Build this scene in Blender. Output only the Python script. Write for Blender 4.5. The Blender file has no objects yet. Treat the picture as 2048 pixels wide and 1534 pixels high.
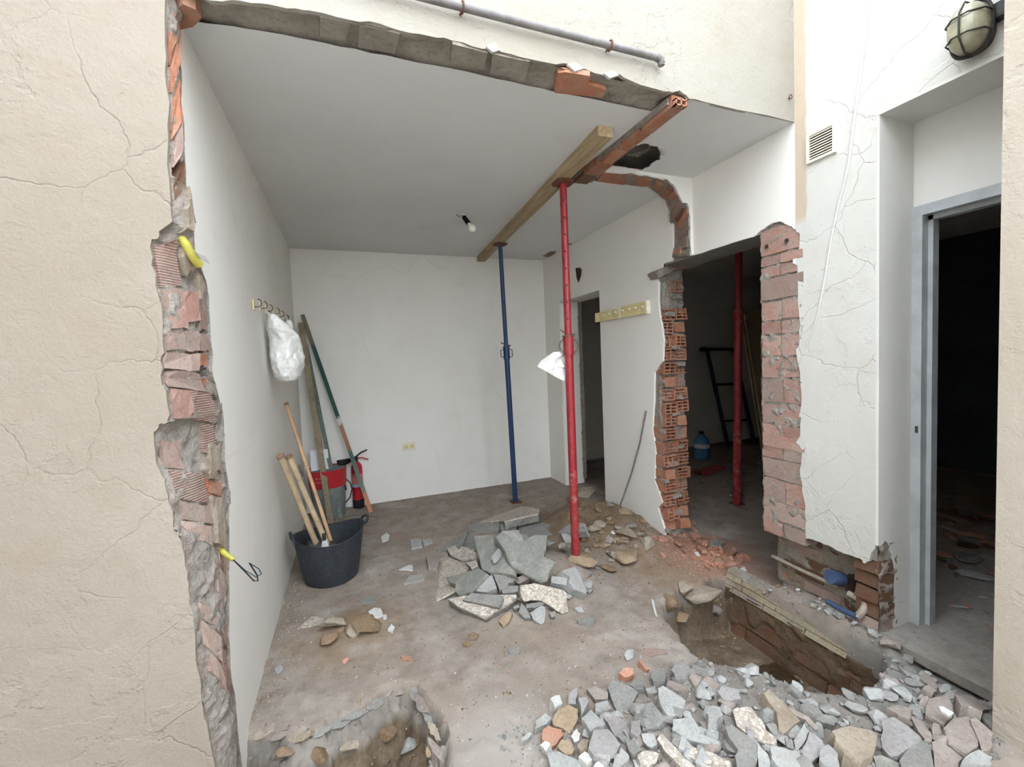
import bpy, bmesh, math, random
import numpy as np
from mathutils import Vector, Matrix, noise

scene = bpy.context.scene
COL = scene.collection
R = random.Random(7)

# ------------------------------------------------------------------ camera
YAW, PITCH, ROLL, FPX = .3632, .0518, -.0414, 863.36
CZ = 1.408
_cy, _sy = math.cos(YAW), math.sin(YAW)
FWD = Vector((_sy * math.cos(PITCH), _cy * math.cos(PITCH), -math.sin(PITCH)))
_rt = Vector((_cy, -_sy, 0)); _up = _rt.cross(FWD)
RT = _rt * math.cos(ROLL) + _up * math.sin(ROLL)
UP = _up * math.cos(ROLL) - _rt * math.sin(ROLL)
CAM = Vector((0, 0, CZ))
cd = bpy.data.cameras.new('camera'); co = bpy.data.objects.new('camera', cd); COL.objects.link(co)
cd.sensor_fit = 'HORIZONTAL'; cd.sensor_width = 36; cd.lens = FPX / 2048 * 36; cd.clip_start = .02
mw = Matrix((RT, UP, -FWD)).transposed().to_4x4(); mw.translation = CAM
co.matrix_world = mw
scene.camera = co

# ------------------------------------------------------------------ light: overcast sky over the courtyard
world = bpy.data.worlds.new('overcast_sky'); scene.world = world; world.use_nodes = True
bg = world.node_tree.nodes['Background']
bg.inputs[0].default_value = (.87, .95, 1.04, 1); bg.inputs[1].default_value = 2.0
scene.view_settings.view_transform = 'Standard'; scene.view_settings.look = 'None'
scene.view_settings.gamma = 1; scene.view_settings.use_curve_mapping = False
scene.view_settings.exposure = 1.95
scene.cycles.use_denoising = True
scene.cycles.max_bounces = 6; scene.cycles.diffuse_bounces = 5; scene.cycles.glossy_bounces = 2
scene.cycles.use_adaptive_sampling = True; scene.cycles.adaptive_threshold = .075; scene.cycles.adaptive_min_samples = 12

# ------------------------------------------------------------------ room dimensions (metres)
XL, YB, H, XR, YF, YI = -.446, 4.626, 2.566, 2.206, 1.588, 1.723   # left wall, back wall, ceiling, right wall, facade front / inner
WT = .25                                                            # right wall thickness
Y2F, Y2B = 2.29, 2.47                                               # cross wall whose upper corner remains
YREC, ZREC = 1.224, 2.415                                           # door niche
TOP = 3.7


def ray(px, py):
    return FWD + RT * ((px - 1024) / FPX) + UP * ((767 - py) / FPX)


def on(px, py, x=None, y=None, z=None):
    """world point where a line of sight of the photograph meets a wall, floor or ceiling plane"""
    d = ray(px, py)
    t = (x - CAM.x) / d.x if x is not None else (y - CAM.y) / d.y if y is not None else (z - CAM.z) / d.z
    return CAM + d * t


def to_surface(px, py, f, t0=.8, t1=6):
    d = ray(px, py); t = t0
    while t < t1:
        p = CAM + d * t
        if p.z <= f(p.x, p.y):
            return p
        t += .004
    return CAM + d * t1


# ------------------------------------------------------------------ materials
def lin(c):
    return tuple(((v / 255) / 12.92 if v / 255 <= .04045 else ((v / 255 + .055) / 1.055) ** 2.4) for v in c) + (1,)


class NT:
    def __init__(s, name):
        m = bpy.data.materials.new(name); m.use_nodes = True
        s.m = m; s.t = m.node_tree; s.b = s.t.nodes['Principled BSDF']
        s.tc = s.t.nodes.new('ShaderNodeTexCoord'); s.co = s.tc.outputs['Object']
        g = s.t.nodes.new('ShaderNodeNewGeometry'); s.pos = g.outputs['Position']; s.geo = g

    def n(s, typ, **k):
        o = s.t.nodes.new('ShaderNode' + typ)
        for a, v in k.items():
            setattr(o, a, v)
        return o

    def l(s, a, b):
        s.t.links.new(a, b)

    def noise(s, scale, detail=4, rough=.55, dist=0, co=None):
        o = s.n('TexNoise'); o.inputs['Scale'].default_value = scale; o.inputs['Detail'].default_value = detail
        o.inputs['Roughness'].default_value = rough; o.inputs['Distortion'].default_value = dist
        s.l(co or s.pos, o.inputs['Vector']); return o.outputs['Fac']

    def ramp(s, fac, stops, interp='LINEAR'):
        o = s.n('ValToRGB'); o.color_ramp.interpolation = interp
        e = o.color_ramp.elements
        while len(e) < len(stops):
            e.new(.5)
        for i, (p, c) in enumerate(stops):
            e[i].position = p; e[i].color = lin(c) if len(c) == 3 else c
        s.l(fac, o.inputs[0]); return o.outputs[0]

    def val(s, fac, a, b, c=0, d=1):
        o = s.n('MapRange'); o.inputs[1].default_value = a; o.inputs[2].default_value = b
        o.inputs[3].default_value = c; o.inputs[4].default_value = d; s.l(fac, o.inputs[0]); return o.outputs[0]

    def mix(s, fac, a, b, mode='MIX'):
        o = s.n('Mix', data_type='RGBA', blend_type=mode)
        if isinstance(fac, float):
            o.inputs[0].default_value = fac
        else:
            s.l(fac, o.inputs[0])
        for i, v in ((6, a), (7, b)):
            if isinstance(v, tuple):
                o.inputs[i].default_value = lin(v) if len(v) == 3 else v
            else:
                s.l(v, o.inputs[i])
        return o.outputs[2]

    def math(s, op, a, b=None, clamp=False):
        o = s.n('Math', operation=op, use_clamp=clamp)
        for i, v in enumerate((a, b)):
            if v is None:
                continue
            if isinstance(v, (int, float)):
                o.inputs[i].default_value = v
            else:
                s.l(v, o.inputs[i])
        return o.outputs[0]

    def crack(s, scale, width, dist=.12, co=None):
        """thin network of cracks: 1 on the crack"""
        nz = s.n('TexNoise'); nz.inputs['Scale'].default_value = scale * 1.7; nz.inputs['Detail'].default_value = 5
        s.l(co or s.pos, nz.inputs['Vector'])
        v = s.n('VectorMath', operation='MULTIPLY_ADD'); s.l(nz.outputs['Color'], v.inputs[0])
        v.inputs[1].default_value = (dist * 4 / scale,) * 3; s.l(co or s.pos, v.inputs[2])
        vo = s.n('TexVoronoi', feature='DISTANCE_TO_EDGE'); vo.inputs['Scale'].default_value = scale
        s.l(v.outputs[0], vo.inputs['Vector'])
        return s.val(vo.outputs['Distance'], 0, width, 1, 0)

    def ball(s, c, r0, r1):
        """1 inside r0, 0 outside r1 of a point"""
        v = s.n('VectorMath', operation='DISTANCE'); s.l(s.pos, v.inputs[0]); v.inputs[1].default_value = c
        return s.val(v.outputs['Value'], r0, r1, 1, 0)

    def done(s, col, rough=.85, bump=None, strength=.3, dist=.01, **k):
        if isinstance(col, tuple):
            s.b.inputs['Base Color'].default_value = lin(col)
        else:
            s.l(col, s.b.inputs['Base Color'])
        if isinstance(rough, (int, float)):
            s.b.inputs['Roughness'].default_value = rough
        else:
            s.l(rough, s.b.inputs['Roughness'])
        s.b.inputs['Specular IOR Level'].default_value = k.get('spec', .25)
        for a, v in k.items():
            if a not in ('spec',):
                s.b.inputs[a].default_value = v
        if bump is not None:
            o = s.n('Bump'); o.inputs['Strength'].default_value = strength; o.inputs['Distance'].default_value = dist
            s.l(bump, o.inputs['Height']); s.l(o.outputs[0], s.b.inputs['Normal'])
        return s.m


def plain(name, c, rough=.6, var=.12, scale=25, bump=.1, metal=0, spec=.35, dirt=None, dirt_amt=.45):
    t = NT(name); f = t.noise(scale, 5)
    lo = tuple(max(0, v * (1 - var)) for v in c); hi = tuple(min(255, v * (1 + var)) for v in c)
    col = t.ramp(f, [(.3, lo), (.7, hi)])
    if dirt:
        d = t.val(t.noise(scale * .6, 6, .7), .52, .68, 0, dirt_amt)
        col = t.mix(d, col, dirt)
    return t.done(col, rough, f, bump, .004, spec=spec, Metallic=metal)


def plaster(name, base, alt, stain, cr=.25, bump=.35, fine=1.0, crack_scale=1.6):
    t = NT(name)
    big = t.noise(1.1, 5, .6); mid = t.noise(5, 6, .65)
    col = t.ramp(big, [(.35, base), (.65, alt)])
    col = t.mix(t.val(mid, .55, .8, 0, .5), col, stain)
    ck = t.crack(crack_scale, .012); gate = t.val(t.noise(.9, 3), .5, .62, 0, 1)
    ckg = t.math('MULTIPLY', ck, gate)
    if cr == 0:
        ckg = t.math('MULTIPLY', big, 0.0)
    col = t.mix(t.math('MULTIPLY', ckg, cr), col, tuple(int(v * .62) for v in stain))
    grain = t.noise(110 * fine, 2, .7); lump = t.noise(17, 3, .6)
    flake = t.val(t.noise(6, 5, .62), .48, .52, 0, .55)
    hgt = t.math('ADD', t.math('MULTIPLY', grain, .22), t.math('MULTIPLY', lump, .5))
    hgt = t.math('ADD', hgt, t.math('MULTIPLY', flake, t.val(t.noise(1.7, 2), .45, .65, .03, .5)))
    hgt = t.math('SUBTRACT', hgt, t.math('MULTIPLY', ckg, .3))
    return t.done(col, .9, hgt, bump, .012)


def concrete(name, a, b, c=None, scale=9, bump=.5, rough=.92):
    t = NT(name)
    f = t.noise(scale, 8, .65)
    col = t.ramp(f, [(.3, a), (.7, b)])
    if c:
        col = t.mix(t.val(t.noise(scale * .5, 5, .6), .5, .66, 0, .8), col, c)
    fn = t.noise(scale * 6, 3, .7)
    col = t.mix(t.val(fn, .5, .72, 0, .5), col, tuple(int(v * .72) for v in a))
    col = t.mix(t.val(fn, .42, .26, 0, .45), col, tuple(min(255, int(v * 1.14)) for v in b))
    h = t.math('ADD', f, t.math('MULTIPLY', fn, .5))
    return t.done(col, rough, h, bump, .012)


def brickmat(name, a, b, dust, amt=.6, scale=22, groove=False):
    t = NT(name)
    oi = t.n('ObjectInfo')
    col = t.ramp(t.noise(scale, 5, .6), [(.3, a), (.7, b)])
    col = t.mix(t.val(t.noise(scale * .45, 7, .7), .62 - amt * .3, .72, 0, .85), col, dust)
    col = t.mix(t.val(t.noise(scale * 4, 3, .7), .5, .7, 0, .5), col, tuple(int(v * .74) for v in a))
    hsv = t.n('HueSaturation'); t.l(t.val(oi.outputs['Random'], 0, 1, .8, 1.12), hsv.inputs['Value']); t.l(col, hsv.inputs['Color'])
    h = t.noise(scale * 3, 4, .7)
    if groove:
        w = t.n('TexWave', bands_direction='Z'); w.inputs['Scale'].default_value = 38; w.inputs['Distortion'].default_value = .6
        t.l(t.pos, w.inputs['Vector']); h = t.math('ADD', h, w.outputs['Fac'])
    return t.done(hsv.outputs[0], .92, h, .5, .006)


def terrazzo(name, a=(186, 177, 164), b=(154, 138, 124), gap=(130, 122, 114)):
    t = NT(name)
    v = t.n('TexVoronoi'); v.inputs['Scale'].default_value = 75; t.l(t.pos, v.inputs['Vector'])
    s = t.n('SeparateColor'); t.l(v.outputs['Color'], s.inputs[0])
    col = t.ramp(s.outputs[0], [(.0, b), (.45, a), (.8, (200, 191, 178)), (1, (168, 150, 135))])
    e = t.n('TexVoronoi', feature='DISTANCE_TO_EDGE'); e.inputs['Scale'].default_value = 75; t.l(t.pos, e.inputs['Vector'])
    col = t.mix(t.val(e.outputs['Distance'], 0, .12, .8, 0), col, gap)
    col = t.mix(t.val(t.noise(14, 5), .55, .7, 0, .6), col, (165, 158, 148))
    return t.done(col, .85, t.noise(60, 4), .35, .006)


MAT = {}
MAT['cream'] = plaster('cream_render', (142, 132, 119), (150, 141, 129), (138, 123, 106), .1, .7, 1.0, 3.2)
MAT['cream_upper_lit'] = plaster('lit_upper_render', (154, 148, 136), (162, 157, 147), (148, 134, 116), .6, .75, 1.0, 5.5)  # same paint as the lower facade, lightened to carry the stronger light higher up
MAT['yard'] = plaster('pale_bounce_render', (208, 203, 195), (214, 209, 202), (200, 192, 180), .0, .4)  # kept pale so the unseen yard walls bounce more light
MAT['pier_render'] = plaster('pale_beige_render', (164, 154, 140), (172, 163, 150), (158, 144, 128), .05, .5)
MAT['white_out'] = plaster('white_render_outside', (204, 203, 198), (210, 209, 205), (198, 192, 182), .1, .3)
MAT['white_in'] = plaster('white_paint_inside', (224, 221, 214), (229, 227, 221), (214, 209, 200), .08, .12, 1.2, .8)
MAT['ceil'] = plaster('white_ceiling_paint', (208, 208, 206), (214, 214, 212), (202, 200, 197), .0, .06, 1.2)
MAT['grey_in'] = plaster('dirty_paint_inside', (150, 148, 142), (165, 162, 156), (120, 116, 110), .1, .12)
MAT['dark_in'] = plaster('shade_dark_paint', (52, 58, 64), (66, 72, 78), (38, 42, 46), .1, .15)  # the far room's darkness is put into this wall colour
MAT['mortar'] = concrete('grey_mortar', (132, 126, 118), (158, 151, 143), (148, 131, 120), 14, .9)
MAT['mortar_dark'] = concrete('brown_mortar', (124, 116, 106), (160, 152, 142), (138, 116, 98), 16, .9)
MAT['beam_conc'] = concrete('grey_cast_concrete', (140, 133, 122), (164, 156, 145), (126, 119, 109), 8, .6)
MAT['brick_dusty'] = brickmat('dusty_pink_brick', (152, 124, 112), (164, 138, 127), (160, 149, 139), 1.0)
MAT['brick_pink'] = brickmat('pink_red_brick', (160, 116, 102), (172, 132, 120), (166, 152, 142), .95)
MAT['brick_groove'] = brickmat('grooved_pink_brick', (152, 120, 108), (166, 137, 125), (160, 149, 139), .85, 22, True)
MAT['brick_orange'] = brickmat('bare_orange_brick', (164, 106, 82), (178, 126, 100), (160, 142, 126), .55)
MAT['brick_dark'] = brickmat('damp_brown_brick', (98, 66, 48), (116, 80, 60), (110, 96, 80), .9)
MAT['slab'] = concrete('grey_cement_screed', (116, 115, 111), (144, 142, 137), (130, 126, 118), 16, .45)
MAT['slab_light'] = concrete('pale_cement', (146, 146, 143), (168, 167, 164), (140, 135, 128), 14, .4)
MAT['slab_dark'] = concrete('dark_grey_cement', (112, 112, 106), (136, 135, 128), (150, 146, 138), 18, .4)
MAT['slab_lilac'] = concrete('lilac_grey_cement', (136, 132, 131), (157, 153, 151), (128, 121, 117), 12, .4)
MAT['slab_warm'] = concrete('pinkish_grey_cement', (134, 123, 116), (154, 143, 135), (122, 111, 104), 12, .4)
MAT['terrazzo'] = terrazzo('terrazzo_chips')
MAT['terrazzo_grey'] = terrazzo('worn_terrazzo', (176, 169, 158), (148, 137, 126))
MAT['rock_tan'] = concrete('tan_stone', (142, 122, 99), (166, 148, 125), (128, 108, 87), 13, .6)
MAT['rock_pale'] = concrete('pale_brown_stone', (142, 130, 115), (166, 154, 138), (124, 109, 91), 13, .6)
MAT['earth_rock'] = concrete('earthy_lump', (122, 102, 80), (150, 128, 104), (108, 88, 68), 15, .7)
MAT['brick_shard'] = brickmat('broken_red_brick', (172, 122, 100), (186, 138, 116), (172, 150, 136), .55)
MAT['gypsum'] = concrete('white_gypsum', (190, 188, 183), (206, 205, 201), (178, 173, 165), 18, .3)
MAT['mud'] = concrete('brown_mud', (84, 66, 50), (110, 92, 74), (76, 58, 42), 15, .7)
MAT['wood_grey'] = concrete('weathered_wood', (128, 116, 96), (158, 144, 120), (112, 116, 104), 6, .3)
MAT['black_rubber'] = plain('black_rubber', (44, 48, 54), .6, .15, 40, .15, spec=.4, dirt=(86, 88, 90), dirt_amt=.3)
MAT['black'] = plain('black_plastic', (26, 26, 28), .5, .1)
MAT['red_paint'] = plain('chipped_red_paint', (140, 32, 40), .42, .1, 30, .2, spec=.5, dirt=(150, 110, 100), dirt_amt=.25)
MAT['red_dirty'] = plain('dirty_red_paint', (140, 44, 46), .6, .15, 34, .2, dirt=(150, 132, 122), dirt_amt=.8)
MAT['red_bright'] = plain('bright_red_paint', (172, 32, 44), .35, .06, spec=.5)
MAT['blue_paint'] = plain('worn_blue_paint', (24, 54, 90), .45, .15, 30, .2, spec=.5, dirt=(60, 60, 66), dirt_amt=.35)
MAT['blue_dark'] = plain('dark_navy_paint', (26, 36, 62), .5, .15)
MAT['steel'] = plain('rusty_steel', (104, 92, 84), .5, .2, 40, .2, metal=.5, dirt=(110, 70, 50), dirt_amt=.6)
MAT['rust'] = plain('brown_rust', (98, 58, 46), .8, .2, 40, .4)
MAT['iron'] = plain('dark_iron', (58, 56, 54), .6, .2, 40, .2, metal=.4)
MAT['pipe'] = plain('grey_pipe', (112, 108, 106), .5, .12, 20, .1, dirt=(90, 76, 70))
MAT['frame_metal'] = plain('grey_door_frame_paint', (164, 168, 170), .45, .05, 12, .05, spec=.4, dirt=(130, 126, 120), dirt_amt=.3)
MAT['bag'] = plain('white_plastic_film', (226, 226, 222), .32, .05, 30, .35, spec=.6)
MAT['paper'] = plain('white_paper', (226, 226, 230), .8, .03)
MAT['yellow'] = plain('yellow_plastic_conduit', (164, 156, 66), .5, .08, spec=.4, dirt=(190, 180, 120))
MAT['wire'] = plain('blue_grey_wire', (58, 76, 92), .5, .1)
MAT['board'] = plain('pale_yellow_wood', (214, 200, 148), .7, .06, 18, .1)
MAT['cream_plastic'] = plain('cream_plastic', (222, 216, 198), .5, .04)
MAT['grey_plastic'] = plain('grey_plastic', (116, 122, 122), .55, .08)
MAT['handle_wood'] = plain('ash_handle_wood', (180, 160, 130), .6, .1, 14, .1)
MAT['handle_orange'] = plain('orange_pine_wood', (196, 158, 122), .6, .08, 14, .1)
MAT['handle_tip'] = plain('worn_dark_wood', (146, 118, 96), .7, .1)
MAT['label_blue'] = plain('pale_blue_label', (150, 160, 190), .6, .1)
MAT['label_silver'] = plain('faded_label', (196, 120, 116), .6, .15, 60)
MAT['pvc'] = plain('dusty_white_pvc', (206, 198, 180), .5, .08)
MAT['pvc_grey'] = plain('dusty_grey_pvc', (150, 140, 126), .6, .1)
MAT['blue_pvc'] = plain('dark_blue_pvc', (66, 82, 112), .5, .1)
MAT['hole'] = plain('dark_mortar_and_hole_shade', (58, 46, 40), .95, .25, 20, .4)  # dark mortar, also painted shade inside holes and the vent
MAT['glass_lamp'] = plain('dusty_ribbed_glass', (150, 146, 124), .28, .15, 20, .1, spec=.6)
MAT['bulb'] = plain('frosted_bulb_glass', (222, 220, 210), .25, .03, spec=.6)
MAT['green'] = plain('green_paint_worn', (92, 106, 94), .6, .15, 26, .2, dirt=(150, 142, 126), dirt_amt=.8)


def beam_wood():
    t = NT('construction_timber')
    mp = t.n('Mapping'); mp.inputs['Scale'].default_value = (40, 2.5, 40); t.l(t.pos, mp.inputs[0])
    f = t.noise(1, 6, .6, .8, mp.outputs[0])
    col = t.ramp(f, [(.3, (140, 122, 94)), (.55, (172, 152, 120)), (.75, (186, 168, 136))])
    col = t.mix(t.val(t.noise(3, 4), .5, .7, 0, .5), col, (146, 134, 116))
    return t.done(col, .75, f, .25, .004)


MAT['timber'] = beam_wood()


def pole_mat():
    """painted batten: the paint bands run along its own length"""
    t = NT('banded_painted_batten')
    s = t.n('SeparateXYZ'); t.l(t.tc.outputs['Generated'], s.inputs[0])
    z = t.math('ADD', s.outputs[2], t.math('MULTIPLY', t.math('SUBTRACT', t.noise(30, 4), .5), .05))
    col = t.ramp(z, [(0, (190, 130, 96)), (.1, (176, 126, 100)), (.105, (118, 128, 116)), (.3, (66, 96, 86)), (.34, (150, 106, 80)),
                     (.44, (146, 112, 92)), (.455, (196, 196, 190)), (.48, (200, 200, 194)), (.485, (42, 76, 66)), (.84, (48, 78, 70)),
                     (.85, (112, 108, 94)), (1, (120, 112, 96))])
    return t.done(col, .7, t.noise(30, 5), .2, .004)


MAT['pole'] = pole_mat()


def floor_mat():
    t = NT('dusty_concrete_floor')
    big = t.noise(1.6, 6, .62); mid = t.noise(7, 7, .68); fine = t.noise(55, 5, .7)
    col = t.ramp(mid, [(.3, (118, 107, 97)), (.55, (143, 133, 123)), (.75, (157, 149, 141))])
    col = t.mix(t.val(big, .45, .65, 0, .6), col, (136, 120, 105))
    col = t.mix(t.val(t.noise(2.6, 5, .6, .5), .56, .7, 0, .55), col, (174, 167, 160))
    col = t.mix(t.val(fine, .6, .75, 0, .55), col, (108, 97, 87))
    col = t.mix(t.val(t.noise(150, 2), .71, .76, 0, .8), col, (214, 206, 196))
    # brown earth heaped by the side doorway, brick dust under the broken jamb, grey cement by the niche
    w = t.math('MULTIPLY', t.math('SUBTRACT', mid, .5), .55)

    def patch(c, r0, r1, color, amt, cc):
        v = t.n('VectorMath', operation='DISTANCE'); t.l(t.pos, v.inputs[0]); v.inputs[1].default_value = c
        d = t.math('ADD', v.outputs['Value'], w)
        return t.mix(t.val(d, r0, r1, amt, 0), cc, color)
    col = patch((1.75, 3.0, 0), .25, .75, (104, 86, 66), .9, col)
    col = patch((1.9, 2.25, 0), .1, .45, (134, 110, 86), .7, col)
    col = patch((2.3, 2.35, 0), .15, .42, (146, 106, 86), .85, col)
    col = patch((2.25, 1.95, 0), .05, .3, (138, 108, 92), .6, col)
    col = patch((-.05, 2.42, 0), .1, .35, (128, 106, 82), .7, col)
    col = patch((1.95, 1.05, 0), .15, .45, (116, 115, 111), .9, col)
    col = patch((1.3, 1.0, .08), .3, .6, (118, 112, 106), .8, col)
    col = patch((.45, 1.45, 0), .05, .3, (160, 154, 147), .6, col)
    sx = t.n('SeparateXYZ'); t.l(t.pos, sx.inputs[0])
    low = t.val(sx.outputs[2], -.09, -.13, 0, 1)
    crust = t.val(sx.outputs[2], -.015, -.04, 0, .8)
    col = t.mix(crust, col, t.ramp(mid, [(.3, (98, 93, 87)), (.7, (140, 134, 126))]))
    earth = t.ramp(t.math('ADD', t.math('MULTIPLY', mid, .6), t.math('MULTIPLY', fine, .4)), [(.32, (70, 58, 44)), (.5, (98, 84, 68)), (.68, (126, 114, 98))])
    col = t.mix(low, col, earth)
    wetd = t.n('VectorMath', operation='DISTANCE'); t.l(t.pos, wetd.inputs[0]); wetd.inputs[1].default_value = (1.86, 1.45, -.28)
    wet = t.math('MULTIPLY', low, t.val(t.math('ADD', wetd.outputs['Value'], t.math('MULTIPLY', t.math('SUBTRACT', t.noise(4, 3), .5), .9)), .19, .21, 1, 0))
    col = t.mix(wet, col, (56, 43, 29))
    h = t.math('ADD', mid, t.math('MULTIPLY', fine, .5))
    return t.done(col, t.val(wet, 0, 1, .93, .4), h, .5, .012)


MAT['floor'] = floor_mat()


def right_wall_mat():
    """outside: whitish render with a cream band beside the facade corner; inside: white paint"""
    t = NT('white_render_with_cream_band')
    sx = t.n('SeparateXYZ'); t.l(t.pos, sx.inputs[0])
    big = t.noise(1.3, 5, .6); mid = t.noise(5, 6, .65)
    col = t.ramp(big, [(.35, (194, 192, 185)), (.65, (202, 201, 196))])
    col = t.mix(t.val(mid, .55, .8, 0, .5), col, (186, 176, 160))
    yw = t.math('ADD', sx.outputs[1], t.math('MULTIPLY', t.math('SUBTRACT', t.noise(9, 3), .5), .03))
    band = t.math('MULTIPLY', t.math('MULTIPLY', t.val(yw, 1.525, 1.535, 0, 1), t.val(sx.outputs[1], 1.585, 1.59, 1, 0)), t.val(sx.outputs[2], 2.04, 2.08, 0, 1))
    col = t.mix(t.math('MULTIPLY', band, .8), col, (184, 164, 140))
    inside = t.val(sx.outputs[1], 1.585, 1.59, 0, 1)
    col = t.mix(inside, col, (225, 222, 216))
    ck = t.crack(3.4, .010); gate = t.val(t.noise(1.6, 3), .5, .6, 0, 1)
    ckg = t.math('MULTIPLY', t.math('MULTIPLY', ck, gate), t.val(inside, 0, 1, 1, .1))
    col = t.mix(t.math('MULTIPLY', ckg, .22), col, (140, 118, 98))
    flake = t.val(t.noise(5.5, 5, .62), .48, .515, 0, .7)
    h = t.math('ADD', t.math('MULTIPLY', t.noise(95, 3, .7), .22), t.math('MULTIPLY', t.noise(15, 5), .4))
    h = t.math('ADD', h, t.math('MULTIPLY', flake, t.val(t.noise(1.7, 2), .46, .64, .0, .35)))
    h = t.math('MULTIPLY', t.math('SUBTRACT', h, t.math('MULTIPLY', ckg, .35)), t.val(inside, 0, 1, 1, .5))
    return t.done(col, .9, h, .5, .012)


MAT['right'] = right_wall_mat()
MAT['threshold'] = concrete('worn_threshold_stone', (134, 128, 122), (148, 142, 136), (126, 118, 110), 5, .15)
MAT['yard_paving'] = concrete('pale_bounce_paving', (176, 172, 166), (196, 192, 186), (166, 160, 152), 9, .4)  # unseen ground behind the camera, kept pale to bounce light into the room


# ------------------------------------------------------------------ mesh helpers
class MB:
    def __init__(s):
        s.v = []; s.f = []; s.mi = []; s.cur = 0

    def add(s, vs, fs):
        o = len(s.v); s.v += [tuple(v) for v in vs]
        for f in fs:
            s.f.append([i + o for i in f]); s.mi.append(s.cur)
        return s

    def box(s, x0, x1, y0, y1, z0, z1):
        v = [(x, y, z) for z in (z0, z1) for y in (y0, y1) for x in (x0, x1)]
        return s.add(v, [(0, 2, 3, 1), (4, 5, 7, 6), (0, 1, 5, 4), (2, 6, 7, 3), (0, 4, 6, 2), (1, 3, 7, 5)])

    def tube(s, pts, r, n=10, cap=True, sx=1.0):
        pts = [Vector(p) for p in pts]; rr = r if isinstance(r, (list, tuple)) else [r] * len(pts)
        vs = []; a = None
        for i, p in enumerate(pts):
            d = (pts[min(i + 1, len(pts) - 1)] - pts[max(i - 1, 0)]).normalized()
            if a is None:
                a = d.orthogonal().normalized()
            a = (a - d * a.dot(d)).normalized(); b = d.cross(a)
            for k in range(n):
                t = 2 * math.pi * k / n
                vs.append(p + a * (math.cos(t) * rr[i] * sx) + b * (math.sin(t) * rr[i]))
        fs = []
        for i in range(len(pts) - 1):
            for k in range(n):
                k2 = (k + 1) % n
                fs.append((i * n + k, i * n + k2, (i + 1) * n + k2, (i + 1) * n + k))
        if cap:
            fs.append(tuple(range(n))[::-1]); fs.append(tuple((len(pts) - 1) * n + k for k in range(n)))
        return s.add(vs, fs)

    def lathe(s, prof, n=20, c=(0, 0, 0), cap=True):
        vs = [(c[0] + r * math.cos(2 * math.pi * k / n), c[1] + r * math.sin(2 * math.pi * k / n), c[2] + z) for r, z in prof for k in range(n)]
        fs = [(i * n + k, i * n + (k + 1) % n, (i + 1) * n + (k + 1) % n, (i + 1) * n + k) for i in range(len(prof) - 1) for k in range(n)]
        if cap:
            fs.append(tuple(range(n))[::-1]); fs.append(tuple((len(prof) - 1) * n + k for k in range(n)))
        return s.add(vs, fs)

    def prism(s, poly, off, jit=0, grow=0.0, side=0):
        """closed polygon of 3D points pushed along vector off"""
        n = len(poly); poly = [Vector(p) for p in poly]; off = Vector(off)
        c = sum(poly, Vector()) / n
        bot = [p + off + (p - c) * grow + Vector((R.uniform(-jit, jit), R.uniform(-jit, jit), R.uniform(-jit, jit))) for p in poly]
        s.add(poly + bot, [tuple(range(n)), tuple(range(2 * n - 1, n - 1, -1))] + [(i, n + i, n + (i + 1) % n, (i + 1) % n) for i in range(n)])
        if side:
            s.mi[-n:] = [side] * n
        return s

    def grid(s, fn, nu, nv):
        vs = [fn(i / nu, j / nv) for j in range(nv + 1) for i in range(nu + 1)]
        w = nu + 1
        return s.add(vs, [(j * w + i, j * w + i + 1, (j + 1) * w + i + 1, (j + 1) * w + i) for j in range(nv) for i in range(nu)])

    def mesh(s, name, mats, smooth=None, fix=True):
        me = bpy.data.meshes.new(name)
        me.from_pydata(s.v, [], s.f)
        for m in (mats if isinstance(mats, (list, tuple)) else [mats]):
            me.materials.append(MAT[m] if isinstance(m, str) else m)
        for p, i in zip(me.polygons, s.mi):
            p.material_index = i
        if fix:
            bm = bmesh.new(); bm.from_mesh(me)
            bmesh.ops.recalc_face_normals(bm, faces=bm.faces)
            bm.to_mesh(me); bm.free()
        if smooth is not None:
            for p in me.polygons:
                p.use_smooth = True
            me.set_sharp_from_angle(angle=math.radians(smooth))
        me.update()
        return me

    def obj(s, name, mats, parent=None, smooth=None, **k):
        return link(name, s.mesh(name, mats, smooth), parent, **k)


def tag(o, label=None, cat=None, group=None, kind=None):
    for a, v in (('label', label), ('category', cat), ('group', group), ('kind', kind)):
        if v:
            o[a] = v
    return o


def link(name, me, parent=None, label=None, cat=None, group=None, kind=None):
    o = bpy.data.objects.new(name, me); COL.objects.link(o)
    if parent:
        o.parent = parent
        o.matrix_parent_inverse = Matrix.Translation(-parent.location) if not parent.rotation_euler[:] != (0, 0, 0) else parent.matrix_basis.inverted()
    return tag(o, label, cat, group, kind)


def thing(name, loc, label, cat, group=None):
    o = bpy.data.objects.new(name, None); COL.objects.link(o); o.location = loc; o.empty_display_size = .05
    return tag(o, label, cat, group)


def struct(name, mb, mats, smooth=None):
    return mb.obj(name, mats, None, smooth, kind='structure')


def fbm(x, y, z=0, s=1, o=4):
    return noise.fractal(Vector((x * s, y * s, z * s)), 1.0, 2.0, o)


def pip(x, y, P):
    c = False; j = len(P) - 1
    for i in range(len(P)):
        if (P[i][1] > y) != (P[j][1] > y) and x < (P[j][0] - P[i][0]) * (y - P[i][1]) / (P[j][1] - P[i][1]) + P[i][0]:
            c = not c
        j = i
    return c


def sdist(x, y, P):
    d = 9
    for i in range(len(P)):
        ax, ay = P[i - 1]; bx, by = P[i]
        t = max(0, min(1, ((x - ax) * (bx - ax) + (y - ay) * (by - ay)) / ((bx - ax) ** 2 + (by - ay) ** 2 + 1e-12)))
        d = min(d, math.hypot(x - ax - t * (bx - ax), y - ay - t * (by - ay)))
    return d if pip(x, y, P) else -d


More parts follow.
